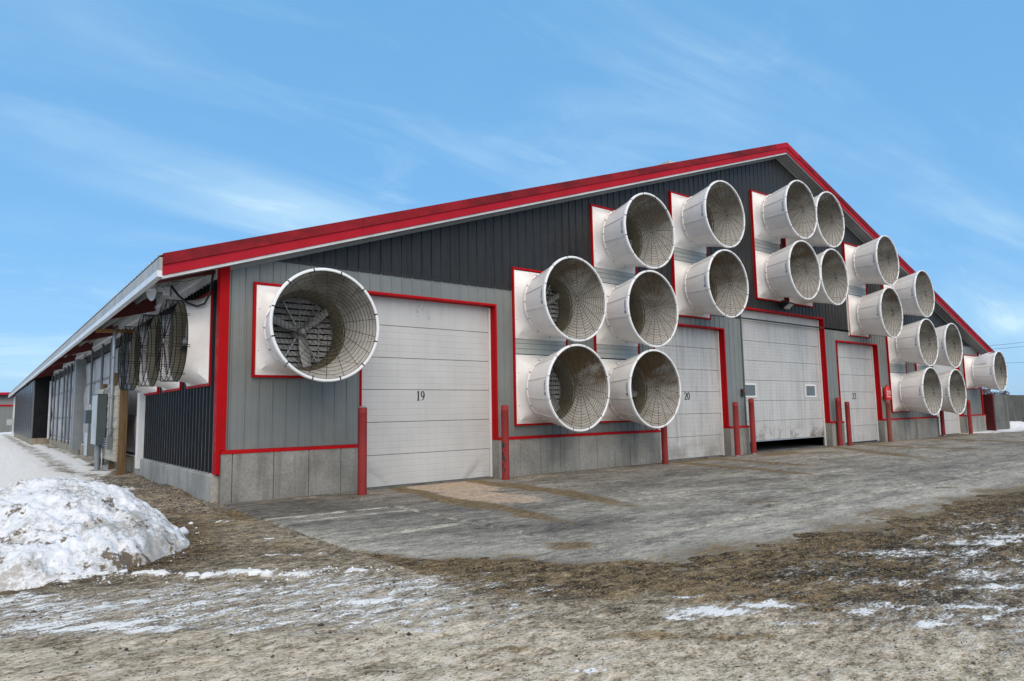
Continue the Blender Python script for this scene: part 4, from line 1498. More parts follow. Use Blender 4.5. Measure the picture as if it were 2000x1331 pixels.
def label_mesh():
    """the maker's name and ring emblem, wrapped on the cone and reading upwards"""
    t = text_mesh('Munters', 0.105, MT['blue_ink'], 'maker_label')
    vs = [v.co.copy() for v in t.vertices]
    fs = [tuple(p.vertices) for p in t.polygons]
    L = max(v.x for v in vs) - min(v.x for v in vs)
    sx = 0.25 / L
    P = [(v.x * sx + .028, v.y * 0.85) for v in vs]
    mb = MB()

    def wrap(u, v):
        r = CR1 - (CR1 - CR0) * ((v + .10) / abs(CY1 - CY0)) + .0125
        a = PI - u / r
        return (r * math.cos(a), CY1 + .10 - v + .0, r * math.sin(a))
    # u runs upwards, v towards the mouth; letters' tops point away from the mouth
    mb.add([wrap(u + .01, v) for u, v in P], fs)
    ring = arc(-.145, 0, .030, .034, 0, 360, 16)
    Lr, Rr = ribbon(ring, [.012] * len(ring))
    n = len(Lr)
    mb.add([wrap(*q) for q in Lr] + [wrap(*q) for q in Rr], [(j, j + 1, n + j + 1, n + j) for j in range(n - 1)])
    for sg in (-1, 1):
        Lr, Rr = ribbon([(-.165, .012 * sg), (-.145, -.008 * sg), (-.125, .012 * sg)], [.008] * 3)
        mb.add([wrap(*q) for q in Lr] + [wrap(*q) for q in Rr], [(j, j + 1, 3 + j + 1, 3 + j) for j in range(2)])
    bpy.data.meshes.remove(t)
    return mb.mesh('maker_label', MT['blue_ink'])


def blade_mesh():
    mb = MB()
    n, m = 9, 4
    for i in range(n + 1):
        t = i / n
        r = 0.07 + 0.625 * t
        wd = 0.11 + 0.09 * math.sin(PI * min(1, t * 0.75 + 0.12))
        pitch = math.radians(48 - 24 * t)
        for j in range(m + 1):
            s = j / m - 0.5
            c = 0.025 * (1 - (2 * s) ** 2)
            lx, ly = wd * s, c
            mb.v.append((lx * math.cos(pitch) - ly * math.sin(pitch), lx * math.sin(pitch) + ly * math.cos(pitch), r))
    for i in range(n):
        for j in range(m):
            a = i * (m + 1) + j
            mb.f.append((a, a + 1, a + m + 2, a + m + 1)); mb.m.append(0)
    return mb.mesh('blade', MT['blade'], True)


HOUS, GUARD, PANEL, LABEL, BLADE = housing_mesh(), guard_mesh(), panel_mesh(), label_mesh(), blade_mesh()
mb = MB()
mb.lathe_y([(.768, CY0 + .035), (.815, CY0 + .030), (.815, CY0 - .0), (.803, CY0 - .012), (.785, CY0 - .012)], 56)
RING = mb.mesh('throat_ring', MT['fibreglass'], 'auto')
mb = MB()
for k in range(12):
    a = math.radians(0 + 30 * k)
    mb.tube([(.808 * math.cos(a), CY0 - .02, .808 * math.sin(a)), (.808 * math.cos(a), CY0 + .015, .808 * math.sin(a))], .013, 6)
    mb.tube([(.81 * math.cos(a), CY0 + .0, .81 * math.sin(a)), (.832 * math.cos(a), CY0 + .0, .832 * math.sin(a))], .012, 5)
for x, z in ((-.36, -.80), (.36, -.80), (-.36, .80), (.36, .80), (-.80, -.40), (-.8, .4), (.8, -.4), (.8, .4)):
    mb.tube([(x, -.05, z), (x, -.095, z)], .016, 6)
BOLTS = mb.mesh('bolts', MT['galv_dull'])
mb = MB()
for k in range(12):
    a0 = math.radians(15 + 30 * k + .7); a1 = math.radians(45 + 30 * k - .7)
    mb.lathe_y([(.99, CY1 + .012), (.99, CY1 - .03), (1.0, CY1 - .045), (1.03, CY1 - .045), (1.045, CY1 - .03), (1.045, CY1 + .02), (1.02, CY1 + .035)], 5, 0, a0, a1)
mb.lathe_y([(.994, CY1 + .02), (.994, CY1 - .026), (1.035, CY1 - .026), (1.035, CY1 + .02)], 60)
RIM = mb.mesh('rim', MT['rim'], 'auto')
mb = MB(); mb.lathe_y([(.785, CY0 - .03), (.765, CY0 + .02), (.745, CY0 + .08), (.712, -.24), (.708, .02)], 56)
DUCT = mb.mesh('duct', MT['duct'], True)
mb = MB()
mb.lathe_y([(.0, -.24), (.05, -.235), (.075, -.2), (.09, -.15), (.09, -.08), (.0, -.07)], 20)
HUB = mb.mesh('hub', MT['galv_dull'], 'auto')
mb = MB()
mb.lathe_y([(.0, -.06), (.13, -.06), (.15, -.03), (.15, .08), (.0, .08)], 20)
MOTOR = mb.mesh('motor', MT['galv_dull'], 'auto')
STRUT = []
mb = MB()
for dx in (-.02, .02):
    mb.hexa([(-.016, -.012, .10), (.016, -.012, .10), (.016, .012, .10), (-.016, .012, .10), (-.016 + .0, -.05, .675), (.016, -.05, .675), (.016, -.02, .675), (-.016, -.02, .675)])
STRUTM = mb.mesh('strut', MT['light_box'])
mb = MB()
SW = .71
NS = 12
mb.hexa([(-SW, -.012, -.050), (SW, -.012, -.050), (SW, -.004, -.050), (-SW, -.004, -.050), (-SW, .035, .044), (SW, .035, .044), (SW, .043, .044), (-SW, .043, .044)])
SLAT = mb.mesh('slat', MT['slat'])
mb = MB()
for x in (-.5, 0.02, .42):
    mb.box(x - .008, x + .008, .03, .042, -SW, SW)
for q in ((-.79, -.71, -.79, .79), (.71, .79, -.79, .79), (-.71, .71, .71, .79), (-.71, .71, -.79, -.71)):
    mb.box(q[0], q[1], .04, .12, q[2], q[3])
SHUT = mb.mesh('shutter', MT['slat'])


def make_fan():
    r = empty('cone_fan')
    link('housing', HOUS, r)
    link('bolts', BOLTS, r)
    link('duct', DUCT, r)
    link('throat_ring', RING, r)
    for k in range(12):
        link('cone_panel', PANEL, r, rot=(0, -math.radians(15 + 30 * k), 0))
    link('rim', RIM, r)
    link('guard', GUARD, r)
    link('maker_label', LABEL, r)
    link('motor', MOTOR, r)
    h = link('hub', HUB, r)
    for k in range(3):
        link('blade', BLADE, h, loc=(0, -.14, 0), rot=(0, 2 * PI * k / 3, 0))
    for k in range(4):
        link('strut', STRUTM, r, rot=(0, PI / 4 + PI / 2 * k + (0.25 if k % 2 else -.25), 0), loc=(0, -.02, 0))
    s = link('shutter', SHUT, r)
    for k in range(NS):
        link('slat', SLAT, s, loc=(0, .06, -SW + SW * 2 * (k + .5) / NS))
    return r


FANS = [(1.465, 2.275, 'lone white cone fan at the left end of the barn, three blades showing', 0.0, 50),
        (7.75, 3.31, 'upper white cone fan of the pair just right of door 19', .35, 300),
        (7.77, 1.18, 'lower cone fan of the pair just right of door 19, tan stain inside', .9, 20),
        (10.60, 5.45, 'top cone fan of the left stack of three, against black siding', .25, 90),
        (10.60, 3.31, 'middle cone fan of the left stack of three, below the black siding', .3, 10),
        (10.57, 1.17, 'bottom cone fan of the left stack of three, brown stained mouth beside number 20', 1.0, 220),
        (14.14, 6.52, 'upper cone fan of the pair above the door numbered 20', .2, 70),
        (14.13, 4.37, 'lower cone fan of the pair above the door numbered 20', .55, 130),
        (18.75, 7.47, 'top left cone fan of the four above the door with windows', .2, 60),
        (18.72, 5.31, 'bottom left cone fan of the four above the door with windows', .5, 40),
        (20.80, 7.46, 'top right cone fan of the four above the door with windows', .2, 85),
        (20.80, 5.31, 'bottom right cone fan of the four above the door with windows', .35, 12),
        (25.42, 6.50, 'upper cone fan of the pair above the narrower right door, near the rake', .15, 33),
        (25.40, 4.36, 'lower cone fan of the pair right above the door left of the fire extinguisher', .35, 77),
        (28.93, 5.46, 'top cone fan of the right stack of three, mouth against the sky by the rake', .1, 5),
        (28.90, 3.32, 'middle cone fan of the right stack of three, past the fire extinguisher', .15, 95),
        (28.90, 1.18, 'bottom cone fan of the right stack of three, beside the fire extinguisher cover', .2, 64),
        (31.80, 3.31, 'upper cone fan of the pair above the plain far white door', .1, 28),
        (31.78, 1.17, 'lower cone fan of the pair beside the plain far white door', .1, 99),
        (37.93, 2.27, 'last cone fan at the right corner of the barn with snow on top', .1, 45)]
proto = None
for i, (x, z, lab, stain, rot) in enumerate(FANS):
    if proto is None:
        f = proto = make_fan()
    else:
        f = copy_tree(proto)
    f.location = (x, 0, z)
    if i: f.rotation_euler = (math.radians(random.uniform(-.5, .5)), 0, math.radians(random.uniform(-.5, .5)))
    f.name = 'cone_fan' if i == 0 else 'cone_fan.%03d' % i
    tag(f, lab, 'fan', 'white cone fans on the gable wall')
    for ch in f.children:
        ch['stain'] = float(stain)
        if ch.name.startswith('guard') and i: ch.rotation_euler = (0, math.radians(random.uniform(-4, 4)), 0)
        if ch.name.startswith('hub'): ch.rotation_euler = (0, math.radians(rot), 0)
        if i == 0 and ch.name.startswith('maker_label'): last = ch
mb = MB()
for k in range(9):
    for i in range(7):
        a = math.radians(84 + 9 * k); t = i / 6
        r = CR0 + (CR1 - CR0) * t + .012 + .05 * math.sin(PI * t) * math.sin(PI * k / 8) * (0.6 + .5 * vnoise(np.array(k * 1.1), np.array(i * 1.3), 3))
        mb.v.append((37.93 + r * math.cos(a), CY0 - .02 + (CY1 - CY0) * t * .72, 2.27 + r * math.sin(a)))
for k in range(8):
    for i in range(6):
        mb.f.append((k * 7 + i, k * 7 + i + 1, (k + 1) * 7 + i + 1, (k + 1) * 7 + i)); mb.m.append(0)
tag(mb.build('snow_patch', MT['snow'], None, True), 'thin snow lying on top of the last cone fan at right', 'snow')

# ------------------------------------------------------------------ guard-basket fans on the long side
def side_housing():
    mb = MB()
    N, Mr, RT, D = 48, 12, .80, .42
    for i in range(Mr + 1):
        t = i / Mr
        for k in range(N):
            a = 2 * PI * k / N
            c, sn = math.cos(a), math.sin(a)
            m = max(abs(c), abs(sn))
            q = .862
            y, z = q * c / m * (1 - t) + RT * c * t, q * sn / m * (1 - t) + RT * sn * t
            d = 1 - math.sqrt(max(0, 1 - t * t))
            mb.v.append((-.05 - (D - .05) * (.45 * t + .55 * d), y, z))
    for i in range(Mr):
        for k in range(N):
            l = (k + 1) % N
            mb.f.append((i * N + l, i * N + k, (i + 1) * N + k, (i + 1) * N + l)); mb.m.append(0)
    q = .862
    for (ax, az, bx, bz) in ((-q, -q, q, -q), (q, -q, q, q), (q, q, -q, q), (-q, q, -q, -q)):
        mb.add([(-.05, ax, az), (-.05, bx, bz), (.03, bx, bz), (.03, ax, az)], [(0, 1, 2, 3)])
    return mb.mesh('housing', MT['fibreglass'], 'auto')


def basket_mesh():
    mb = MB()
    wr = .0035
    R1, x0, x1 = .80, -.43, -.68
    ring = lambda r, x, n=40: [(x, r * math.cos(2 * PI * k / n), r * math.sin(2 * PI * k / n)) for k in range(n)]
    for x in (x0, x0 - .09, x1 + .06, x1):
        mb.tube(ring(R1, x), .007, 4, closed=True)
    for k in range(80):
        a = 2 * PI * k / 80
        mb.tube([(x0, R1 * math.cos(a), R1 * math.sin(a)), (x1, R1 * math.cos(a), R1 * math.sin(a))], wr, 3, caps=False)
    for i in range(15):
        r = .06 + .74 * i / 15
        mb.tube(ring(r, x1, 36), wr, 3, closed=True)
    for k in range(8):
        a = 2 * PI * k / 8 + .2
        for d in (-.02, .02):
            ca, sa = math.cos(a), math.sin(a)
            mb.tube([(x1 - .006, .06 * ca - d * sa, .06 * sa + d * ca), (x1 - .006, R1 * ca - d * sa, R1 * sa + d * ca), (x0, R1 * ca - d * sa, R1 * sa + d * ca), (x0 + .05, (R1 + .01) * ca - d * sa, (R1 + .01) * sa + d * ca)], .0055, 4)
    return mb.mesh('wire_basket', MT['wire'])


SH_, SB_ = side_housing(), basket_mesh()
mb = MB(); mb.lathe_y([(.80, .42), (.76, .37), (.72, .25), (.70, -.1)], 48)
SD = bpy.data.meshes.new('duct'); SD.from_pydata([(-y, x, z) for x, y, z in mb.v], [], mb.f); SD.materials.append(MT['duct'])
SD.polygons.foreach_set('use_smooth', [True] * len(SD.polygons))
sf_proto = None
for i, (y, lab) in enumerate(zip(LF, ('basket-guarded side fan nearest the red corner post', 'middle one of the three basket-guarded side fans', 'basket-guarded side fan farthest from the corner, by the timber post'))):
    if sf_proto is None:
        r = sf_proto = empty('basket_fan')
        link('housing', SH_, r)
        link('duct', SD, r)
        link('wire_basket', SB_, r)
        mt = link('motor', MOTOR, r, rot=(0, 0, -PI / 2), loc=(-.05, 0, 0))
        hb = link('hub', HUB, r, rot=(0, 0, -PI / 2), loc=(-.1, 0, 0))
        for k in range(3):
            link('blade', BLADE, hb, loc=(0, -.14, 0), rot=(0, 2 * PI * k / 3 + .5, 0))
        s = link('shutter', SHUT, r, rot=(0, 0, -PI / 2), loc=(-.02, 0, 0))
        for k in range(NS):
            link('slat', SLAT, s, loc=(0, .06, -SW + SW * 2 * (k + .5) / NS))
        bm_ = MB()
        for yy, zz_ in ((-.55, -.80), (.55, -.80), (-.55, .8), (.55, .8)):
            bm_.tube([(-.05, yy, zz_), (-.085, yy, zz_)], .018, 6)
        bm_.build('bolts', MT['galv_dull'], r)
    else:
        r = copy_tree(sf_proto)
    r.location = (0, y, LZ)
    tag(r, lab, 'fan', 'basket-guarded fans on the long side')

# ------------------------------------------------------------------ bollards
BOL = [(2.455, -.80, .77, 'red_bollard', 'tall red bollard at the left edge of door 19, black wet cap'),
       (6.08, -.65, .77, 'red_bollard', 'red bollard at the right edge of door 19 with chipped left flank'),
       (11.79, -.60, .77, 'red_bollard', 'red bollard half hidden under the brown stained fan by door 20'),
       (15.40, -.55, .79, 'red_bollard', 'shorter red bollard on the pier between door 20 and the windowed door'),
       (16.62, -.35, .90, 'red_bollard', 'taller red bollard in front of the windowed door at its left'),
       (22.78, -.22, .92, 'red_bollard', 'red bollard on the pier right of the windowed door'),
       (23.15, -.40, .76, 'red_bollard', 'red bollard standing before the left edge of door 22'),
       (26.50, -.50, .80, 'rust_bollard', 'rust red bollard right below the fire extinguisher cover'),
       (32.80, -.30, .80, 'red_bollard', 'dark red bollard before the plain far white door'),
       (36.40, -.30, .79, 'red_bollard', 'red bollard under the last cone fan at right')]
for i, (x, y, zt, m, lab) in enumerate(BOL):
    r = empty('bollard', (x, y, GZ))
    H = zt - GZ
    R_ = .088
    n = 24
    mb = MB()
    for zz_, rr in ((-.1, R_), (.0, R_), (.05, R_ * 1.01), (.4, R_ * .995), (H * .55, R_), (H - .11, R_), (H - .105, R_ * 1.03), (H - .095, R_ * 1.03), (H - .09, R_), (H - .004, R_), (H, R_ * .97)):
        for k in range(n):
            mb.v.append((rr * math.cos(2 * PI * k / n), rr * math.sin(2 * PI * k / n), zz_))
    for j in range(10):
        for k in range(n):
            mb.f.append((j * n + k, j * n + (k + 1) % n, (j + 1) * n + (k + 1) % n, (j + 1) * n + k)); mb.m.append(0)
    mb.build('sleeve', MT[m], r, 'auto')
    mb = MB()
    for j in range(5):
        t = j / 4 * PI / 2
        for k in range(n):
            mb.v.append((R_ * .97 * math.cos(t) * math.cos(2 * PI * k / n), R_ * .97 * math.cos(t) * math.sin(2 * PI * k / n), H - .002 + .03 * math.sin(t)))
    for j in range(4):
        for k in range(n):
            mb.f.append((j * n + k, j * n + (k + 1) % n, (j + 1) * n + (k + 1) % n, (j + 1) * n + k)); mb.m.append(0)
    mb.build('cap', MT['galv_dull'] if i == 0 else MT[m], r, True)
    if i == 1:
        # chipped paint on the side towards the door
        mb = MB()
        rr = random.Random(4)
        for k in range(26):
            a = math.radians(rr.uniform(185, 235)); z0 = rr.choice([rr.gauss(.52, .10), rr.gauss(.40, .12), rr.gauss(.78, .03)])
            s = rr.uniform(.012, .035)
            q = []
            for t in range(6):
                aa = a + s * math.cos(t * PI / 3) * rr.uniform(.5, 1.2) / R_ * .8
                q.append(((R_ + .0022 + .0001 * k) * math.cos(aa), (R_ + .0022 + .0001 * k) * math.sin(aa), z0 + 1.8 * s * math.sin(t * PI / 3) * rr.uniform(.6, 1.2)))
            mb.add(q, [(0, 1, 2, 3, 4, 5)])
        mb.build('chipped_paint', MT['black_plastic'], r)
    if i in (3, 4, 8):
        mb = MB(); mb.tube([(0, 0, -.02), (0, 0, .05)], R_ * 1.03, 24); mb.build('foot', MT['galv_dull'], r, 'auto')
    tag(r, lab, 'bollard', 'red bollards guarding the doors')

# ------------------------------------------------------------------ small fittings on the gable
r = empty('wall_light', (19.60, -.03, 4.38))
mb = MB(); mb.box(-.22, .22, -.06, .03, -.16, .13); mb.hexa([(-.2, -.30, -.03), (.2, -.30, -.03), (.2, -.06, -.14), (-.2, -.06, -.14), (-.2, -.30, .02), (.2, -.30, .02), (.2, -.06, .12), (-.2, -.06, .12)])
mb.build('body', MT['black_plastic'], r)
mb = MB(); mb.hexa([(-.17, -.302, -.024), (.17, -.302, -.024), (.17, -.10, -.19), (-.17, -.10, -.19), (-.17, -.296, -.01), (.17, -.296, -.01), (.17, -.08, -.12), (-.17, -.08, -.12)])
mb.build('lens', MT['pale_filler'], r)
tag(r, 'boxy wall light over the windowed door, below the fans', 'wall light')
r = empty('door_switch', (16.62, -.03, 1.12))
mb = MB(); mb.box(-.06, .06, -.07, 0, -.13, .13); mb.build('box', MT['black_plastic'], r)
mb = MB(); mb.tube([(0, -.07, .05), (0, -.095, .05)], .025, 10); mb.build('button', MT['red_vinyl'], r)
tag(r, 'small black push button box on the grey pier left of the windowed door', 'switch')

r = empty('extinguisher_cover', (27.36, -.04, 0.85))
mb = MB()
n = 20
for zz_, rx, ry in ((0, .19, .115), (.02, .20, .12), (.36, .195, .12), (.46, .17, .11), (.55, .11, .085), (.60, .06, .05), (.615, .01, .01)):
    for k in range(n):
        a = 2 * PI * k / n
        mb.v.append((rx * math.cos(a), -.12 + ry * math.sin(a), zz_))
for j in range(6):
    for k in range(n):
        mb.f.append((j * n + k, j * n + (k + 1) % n, (j + 1) * n + (k + 1) % n, (j + 1) * n + k)); mb.m.append(0)
mb.build('cover', MT['red_vinyl'], r, True)


def cover_text(txt, size, z, wd):
    t = text_mesh(txt, size, MT['white_ink'], 'lettering')
    xs_ = [v.co.x for v in t.vertices]
    sx = wd / (max(xs_) - min(xs_))
    m2 = MB()
    vs = []
    for v in t.vertices:
        u = v.co.x * sx
        a = -PI / 2 - 0.35 + u / .155
        vs.append((.2035 * math.cos(a), -.12 + .1235 * math.sin(a), z + v.co.y))
    m2.add(vs, [tuple(p.vertices) for p in t.polygons])
    bpy.data.meshes.remove(t)
    m2.build('lettering', MT['white_ink'], r)


cover_text('FIRE', .125, .335, .21)
cover_text('EXT.', .125, .225, .21)
for k in range(7):
    mb = MB()
    a = -PI / 2 - .35 + (-.10 + k * .033) / .155
    q = [(.204 * math.cos(a + s), -.12 + .124 * math.sin(a + s), .125 + h) for s, h in ((-.07, -.018), (.07, -.018), (.07, .018), (-.07, .018))]
    mb.add(q, [(0, 1, 2, 3)])
    mb.build('fine_print', MT['white_ink'], r)
mb = MB(); mb.tube([(0, -.12, .60), (0, -.12, .65)], .03, 8); mb.build('valve_top', MT['black_plastic'], r)
tag(r, 'bright red fire extinguisher cover with white lettering on the grey siding', 'fire extinguisher')
mb = MB(); mb.box(27.10, 27.20, -.036, -.028, .98, 1.42)
tag(mb.build('paper_notice', MT['pale_filler']), 'narrow pale notice beside the fire extinguisher cover', 'notice')

# ------------------------------------------------------------------ electrical stand by the long side
r = empty('electrical_stand', (-.45, 9.7, GZ))


def lp(mb, name, mat, par, smooth=False):
    o = mb.build(name, mat, par, smooth)
    q = par
    loc = Vector((0, 0, 0))
    while q is not None:
        loc += q.location
        q = q.parent
    o.location = -loc
    return o


mb = MB(); mb.box(-.50, -.31, 7.62, 7.81, GZ - .2, 1.40); lp(mb, 'timber_post', MT['post_wood'], r)
mb = MB(); mb.box(-.40, -.27, 9.75, 9.95, GZ - .2, 1.98); lp(mb, 'timber_post', MT['post_wood'], r)
mb = MB(); mb.box(-.40, -.27, 11.8, 12.0, GZ - .2, 1.74); lp(mb, 'timber_post', MT['post_wood'], r)
nbd = 7
for k in range(nbd):
    z0 = -.50 + k * 2.04 / nbd
    z1 = z0 + 2.04 / nbd - .008
    mb = MB()
    o = .012 * random.random()
    mb.hexa([(-.545 - o, 7.70, z0), (-.50, 7.70, z0), (-.50, 11.9, z0), (-.545 - o, 11.9, z0), (-.532 - o, 7.70, z1), (-.50, 7.70, z1), (-.50, 11.9, z1), (-.532 - o, 11.9, z1)])
    lp(mb, 'board', MT['osb'], r)
mb = MB()
for k in range(6):
    z = -.38 + k * .33
    mb.box(-.52, -.498, 7.685, 7.70, z, z + .06)
lp(mb, 'nail_plates', MT['galv'], r)
tag(r, 'weathered board panel on timber posts carrying the electrical boxes', 'stand')

r = empty('electrical_cabinet', (-.66, 9.3, -.1))
mb = MB(); mb.box(-.80, -.57, 9.45, 10.35, -.10, 1.33); lp(mb, 'body', MT['teal_box'], r)
mb = MB(); mb.box(-.825, -.802, 9.44, 10.36, -.08, 1.33); lp(mb, 'door', MT['light_box'], r)
mb = MB(); mb.box(-.84, -.57, 9.43, 10.37, 1.332, 1.352); lp(mb, 'drip_cap', MT['teal_box'], r)
mb = MB(); mb.box(-.86, -.826, 9.6, 9.66, .42, .62); lp(mb, 'handle', MT['galv'], r)
tag(r, 'tall blue grey electrical cabinet on the weathered board panel', 'cabinet')
r = empty('switch_box', (-.66, 12.4, .4))
mb = MB(); mb.box(-.80, -.52, 12.05, 12.6, .50, .92); lp(mb, 'body', MT['teal_box'], r)
mb = MB(); mb.tube([(-.66, 12.3, .92), (-.66, 12.3, 1.1)], .03, 8); lp(mb, 'hub_fitting', MT['galv'], r)
tag(r, 'small square blue grey switch box left of the tall cabinet', 'switch box')
r = empty('meter_box', (-.6, 12.3, -.5))
mb = MB(); mb.box(-.74, -.50, 11.9, 12.55, -.52, .22); lp(mb, 'body', MT['slate_box'], r)
mb = MB(); mb.box(-.755, -.742, 11.88, 12.57, -.50, .22); lp(mb, 'cover', MT['light_box'], r)
tag(r, 'grey meter box mounted low below the small switch box', 'meter box')
r = empty('riser_conduit', (-.62, 9.9, GZ))
mb = MB(); mb.tube([(-.68, 9.95, GZ - .1), (-.68, 9.95, -.13)], .072, 14); lp(mb, 'pipe', MT['pvc'], r, 'auto')
mb = MB(); mb.tube([(-.68, 9.95, -.22), (-.68, 9.95, -.10)], .085, 14); lp(mb, 'coupling', MT['pvc'], r, 'auto')
mb = MB(); mb.tube([(-.60, 9.7, GZ - .1), (-.60, 9.7, -.1)], .022, 8); lp(mb, 'ground_wire_tube', MT['galv'], r, True)
tag(r, 'thick grey conduit rising from the ground into the tall cabinet', 'conduit')
r = empty('conduit_pair', (-.6, 8.6, -.1))
mb = MB(); mb.tube([(-.60, 8.48, -.02), (-.60, 8.48, 2.9), (-.56, 8.50, 3.15)], .036, 10); lp(mb, 'conduit', MT['pvc'], r, True)
mb = MB(); mb.tube([(-.60, 8.30, -.02), (-.60, 8.30, 2.9), (-.56, 8.34, 3.15)], .036, 10); lp(mb, 'conduit', MT['galv'], r, True)
for z in (.32, 1.20, 2.30):
    mb = MB(); mb.box(-.645, -.55, 8.24, 8.54, z, z + .03); lp(mb, 'strap', MT['galv_dull'], r)
mb = MB(); mb.box(-.68, -.55, 8.18, 8.46, -.18, .16); lp(mb, 'junction_box', MT['slate_box'], r)
for k in range(4):
    mb = MB(); mb.tube([(-.62, 8.3, -.11 + .062 * k), (-.62, 9.44, -.11 + .062 * k)], .017, 8); lp(mb, 'stub_conduit', MT['galv'], r, True)
mb = MB(); mb.tube([(-.6, 9.9, 1.34), (-.6, 9.9, 1.44), (-.60, 9.6, 1.50), (-.60, 8.9, 1.50), (-.60, 8.75, 1.58)], .018, 8); lp(mb, 'service_loop', MT['galv'], r, True)
tag(r, 'pair of vertical grey conduits strapped to the board panel up to the eave', 'conduit')
mb = MB()
mb.hexa([(-1.02, 8.55, 3.02), (-.12, 8.25, 3.02), (-.12, 8.34, 3.02), (-1.02, 8.64, 3.02), (-1.02, 8.55, 3.12), (-.12, 8.25, 3.12), (-.12, 8.34, 3.12), (-1.02, 8.64, 3.12)])
bp(mb, 'eave_brace', MT['brace_wood'])

# dish antenna and cable under the eave
r = empty('dish_antenna', (-.85, 1.35, 3.12))
mb = MB()
n, m = 20, 6
for i in range(m + 1):
    t = i / m
    for k in range(n):
        a = 2 * PI * k / n
        # a shallow dish facing out to the left and towards the camera
        rr = .21 * t
        mb.v.append((-.06 + .10 * t * t * -1.0 + .05, rr * math.cos(a), rr * 1.05 * math.sin(a)))
for i in range(m):
    for k in range(n):
        mb.f.append((i * n + k, i * n + (k + 1) % n, (i + 1) * n + (k + 1) % n, (i + 1) * n + k)); mb.m.append(0)
d_ = mb.build('reflector', MT['bright_white'], r, True, rot=(0, math.radians(-8), math.radians(14)))
mb = MB(); mb.tube([(-.28, .0, 0), (-.02, 0, 0)], .035, 10); mb.tube([(-.30, 0, 0), (-.27, 0, 0)], .05, 10); mb.build('feed_horn', MT['bright_white'], r, 'auto')
mb = MB(); mb.box(.0, .20, -.035, .035, -.03, .04); mb.box(.12, .22, -.06, .06, -.09, .06); mb.build('bracket', MT['bright_white'], r)
mb = MB(); mb.tube([(.24, 0, -.12), (.24, 0, .22), (.20, 0, .30)], .024, 8); mb.build('mast', MT['galv'], r, True)
tag(r, 'small white dish antenna hanging under the eave near the corner', 'antenna')
mb = MB()
mb.tube([(-.60, 1.35, 3.22), (-.52, 1.1, 3.0), (-.40, .85, 2.82), (-.28, .65, 2.74), (-.18, .5, 2.78), (-.12, .38, 2.95), (-.10, .33, 3.2), (-.08, .30, 3.42)], .022, 8)
tag(mb.build('cable', MT['black_plastic'], None, True), 'thick black cable drooping under the eave beside the corner post', 'cable')
mb = MB()
mb.tube([(-.62, 1.35, 3.3), (-.4, 1.0, 3.27), (-.15, .6, 3.33), (-.05, .3, 3.47)], .006, 5)
tag(mb.build('thin_wire', MT['black_plastic'], None, True), 'thin black wire strung from the antenna mast to the wall top', 'wire')

# ------------------------------------------------------------------ snow pile, clumps, drifts
gx = axis([(-6.4, -3.9, .06), (-3.9, -1.0, .022)])
gy = axis([(-5.6, -2.6, .022), (-2.6, -.6, .035)])
PX, PY = np.meshgrid(gx, gy)
wb = (fbm(PX * 1.2, PY * 1.2, 81, 4) - .5)
u = (PX + 2.62) / np.where(PX > -2.62, 1.36, 1.75)
v = (PY + 3.05) / np.where(PY > -3.05, 1.75, 2.15)
dd = np.hypot(u, v) + wb * .30
Hh = np.clip(1 - dd, 0, 1)
Hh = 0.95 * np.clip(Hh * 1.42, 0, None) ** 0.85
Hh = np.where(Hh > .70, .70 + (Hh - .70) * .38, Hh)
Hh = Hh * (1 + .18 * (fbm(PX * 2.2, PY * 2.2, 82, 4) - .5)) + sstep(.01, .15, Hh) * (.14 * (fbm(PX * 5, PY * 5, 83, 5, .6) - .5) + .11 * (fbm(PX * 13, PY * 13, 84, 4, .65) - .5))
PZ = GZ - .05 + np.maximum(Hh, 0)
dirt_n = fbm(PX * 2.0, PY * 2.6, 85, 5, .6)
low = sstep(.62, .12, Hh)
gd = 1.9 * (fbm(PX * 3.1, PY * 3.6, 85, 6, .68) - .20) * (.60 + .40 * low) + .20 * sstep(.5, .62, fbm(PX * 9, PY * 9, 88, 4)) * low
for c in [(-2.35, -3.9, .65, .45, .14, -.6), (-2.1, -4.35, .9, .4, .08, -.6), (-2.5, -3.3, .5, .3, .14, 0)]:
    gd = gd + blob(PX, PY, *c[:4], c[5]) * c[4]
bd = sstep(.48, .72, fbm(PX * 5, PY * 5, 86, 5, .65)) * (.6 + .4 * low)
for c in [(-2.12, -3.95, .22, .12, .55, -.4), (-1.95, -3.85, .16, .07, .5, -.4), (-3.05, -3.95, .26, .14, .7, -.5), (-2.35, -3.5, .14, .08, .45, 0), (-2.6, -3.0, .08, .05, .6, 0), (-3.0, -3.2, .08, .06, .6, 0)]:
    bd = bd + blob(PX, PY, *c[:4], c[5]) * c[4] * (.4 + 1.1 * fbm(PX * 8, PY * 8, 89, 3))
mk = np.stack([gd, bd, np.zeros_like(gd), np.zeros_like(gd)], -1)
hold = PZ
me = grid_mesh('snow_pile', gx, gy, PZ, mk, MT['snow'], lambda a, b: hold > GZ - .045)
tag(link('snow_pile', me), 'big dirty heap of ploughed snow at the left of the yard', 'snow pile')


def clump_mesh(seed, s):
    rr = random.Random(seed)
    mb = MB()
    n, m = 12, 7
    for i in range(m + 1):
        t = PI * i / m
        for k in range(n):
            a = 2 * PI * k / n
            q = s * (0.75 + .5 * float(vnoise(np.array(2 * math.cos(a) * math.sin(t) + seed), np.array(2 * math.sin(a) * math.sin(t) + 2 * math.cos(t)), seed)))
            mb.v.append((q * math.sin(t) * math.cos(a) * 1.25, q * math.sin(t) * math.sin(a), q * math.cos(t) * .85 + s * .6))
    for i in range(m):
        for k in range(n):
            mb.f.append((i * n + k, (i + 1) * n + k, (i + 1) * n + (k + 1) % n, i * n + (k + 1) % n)); mb.m.append(0)
    return mb.mesh('snow_clump', MT['snow'], True)


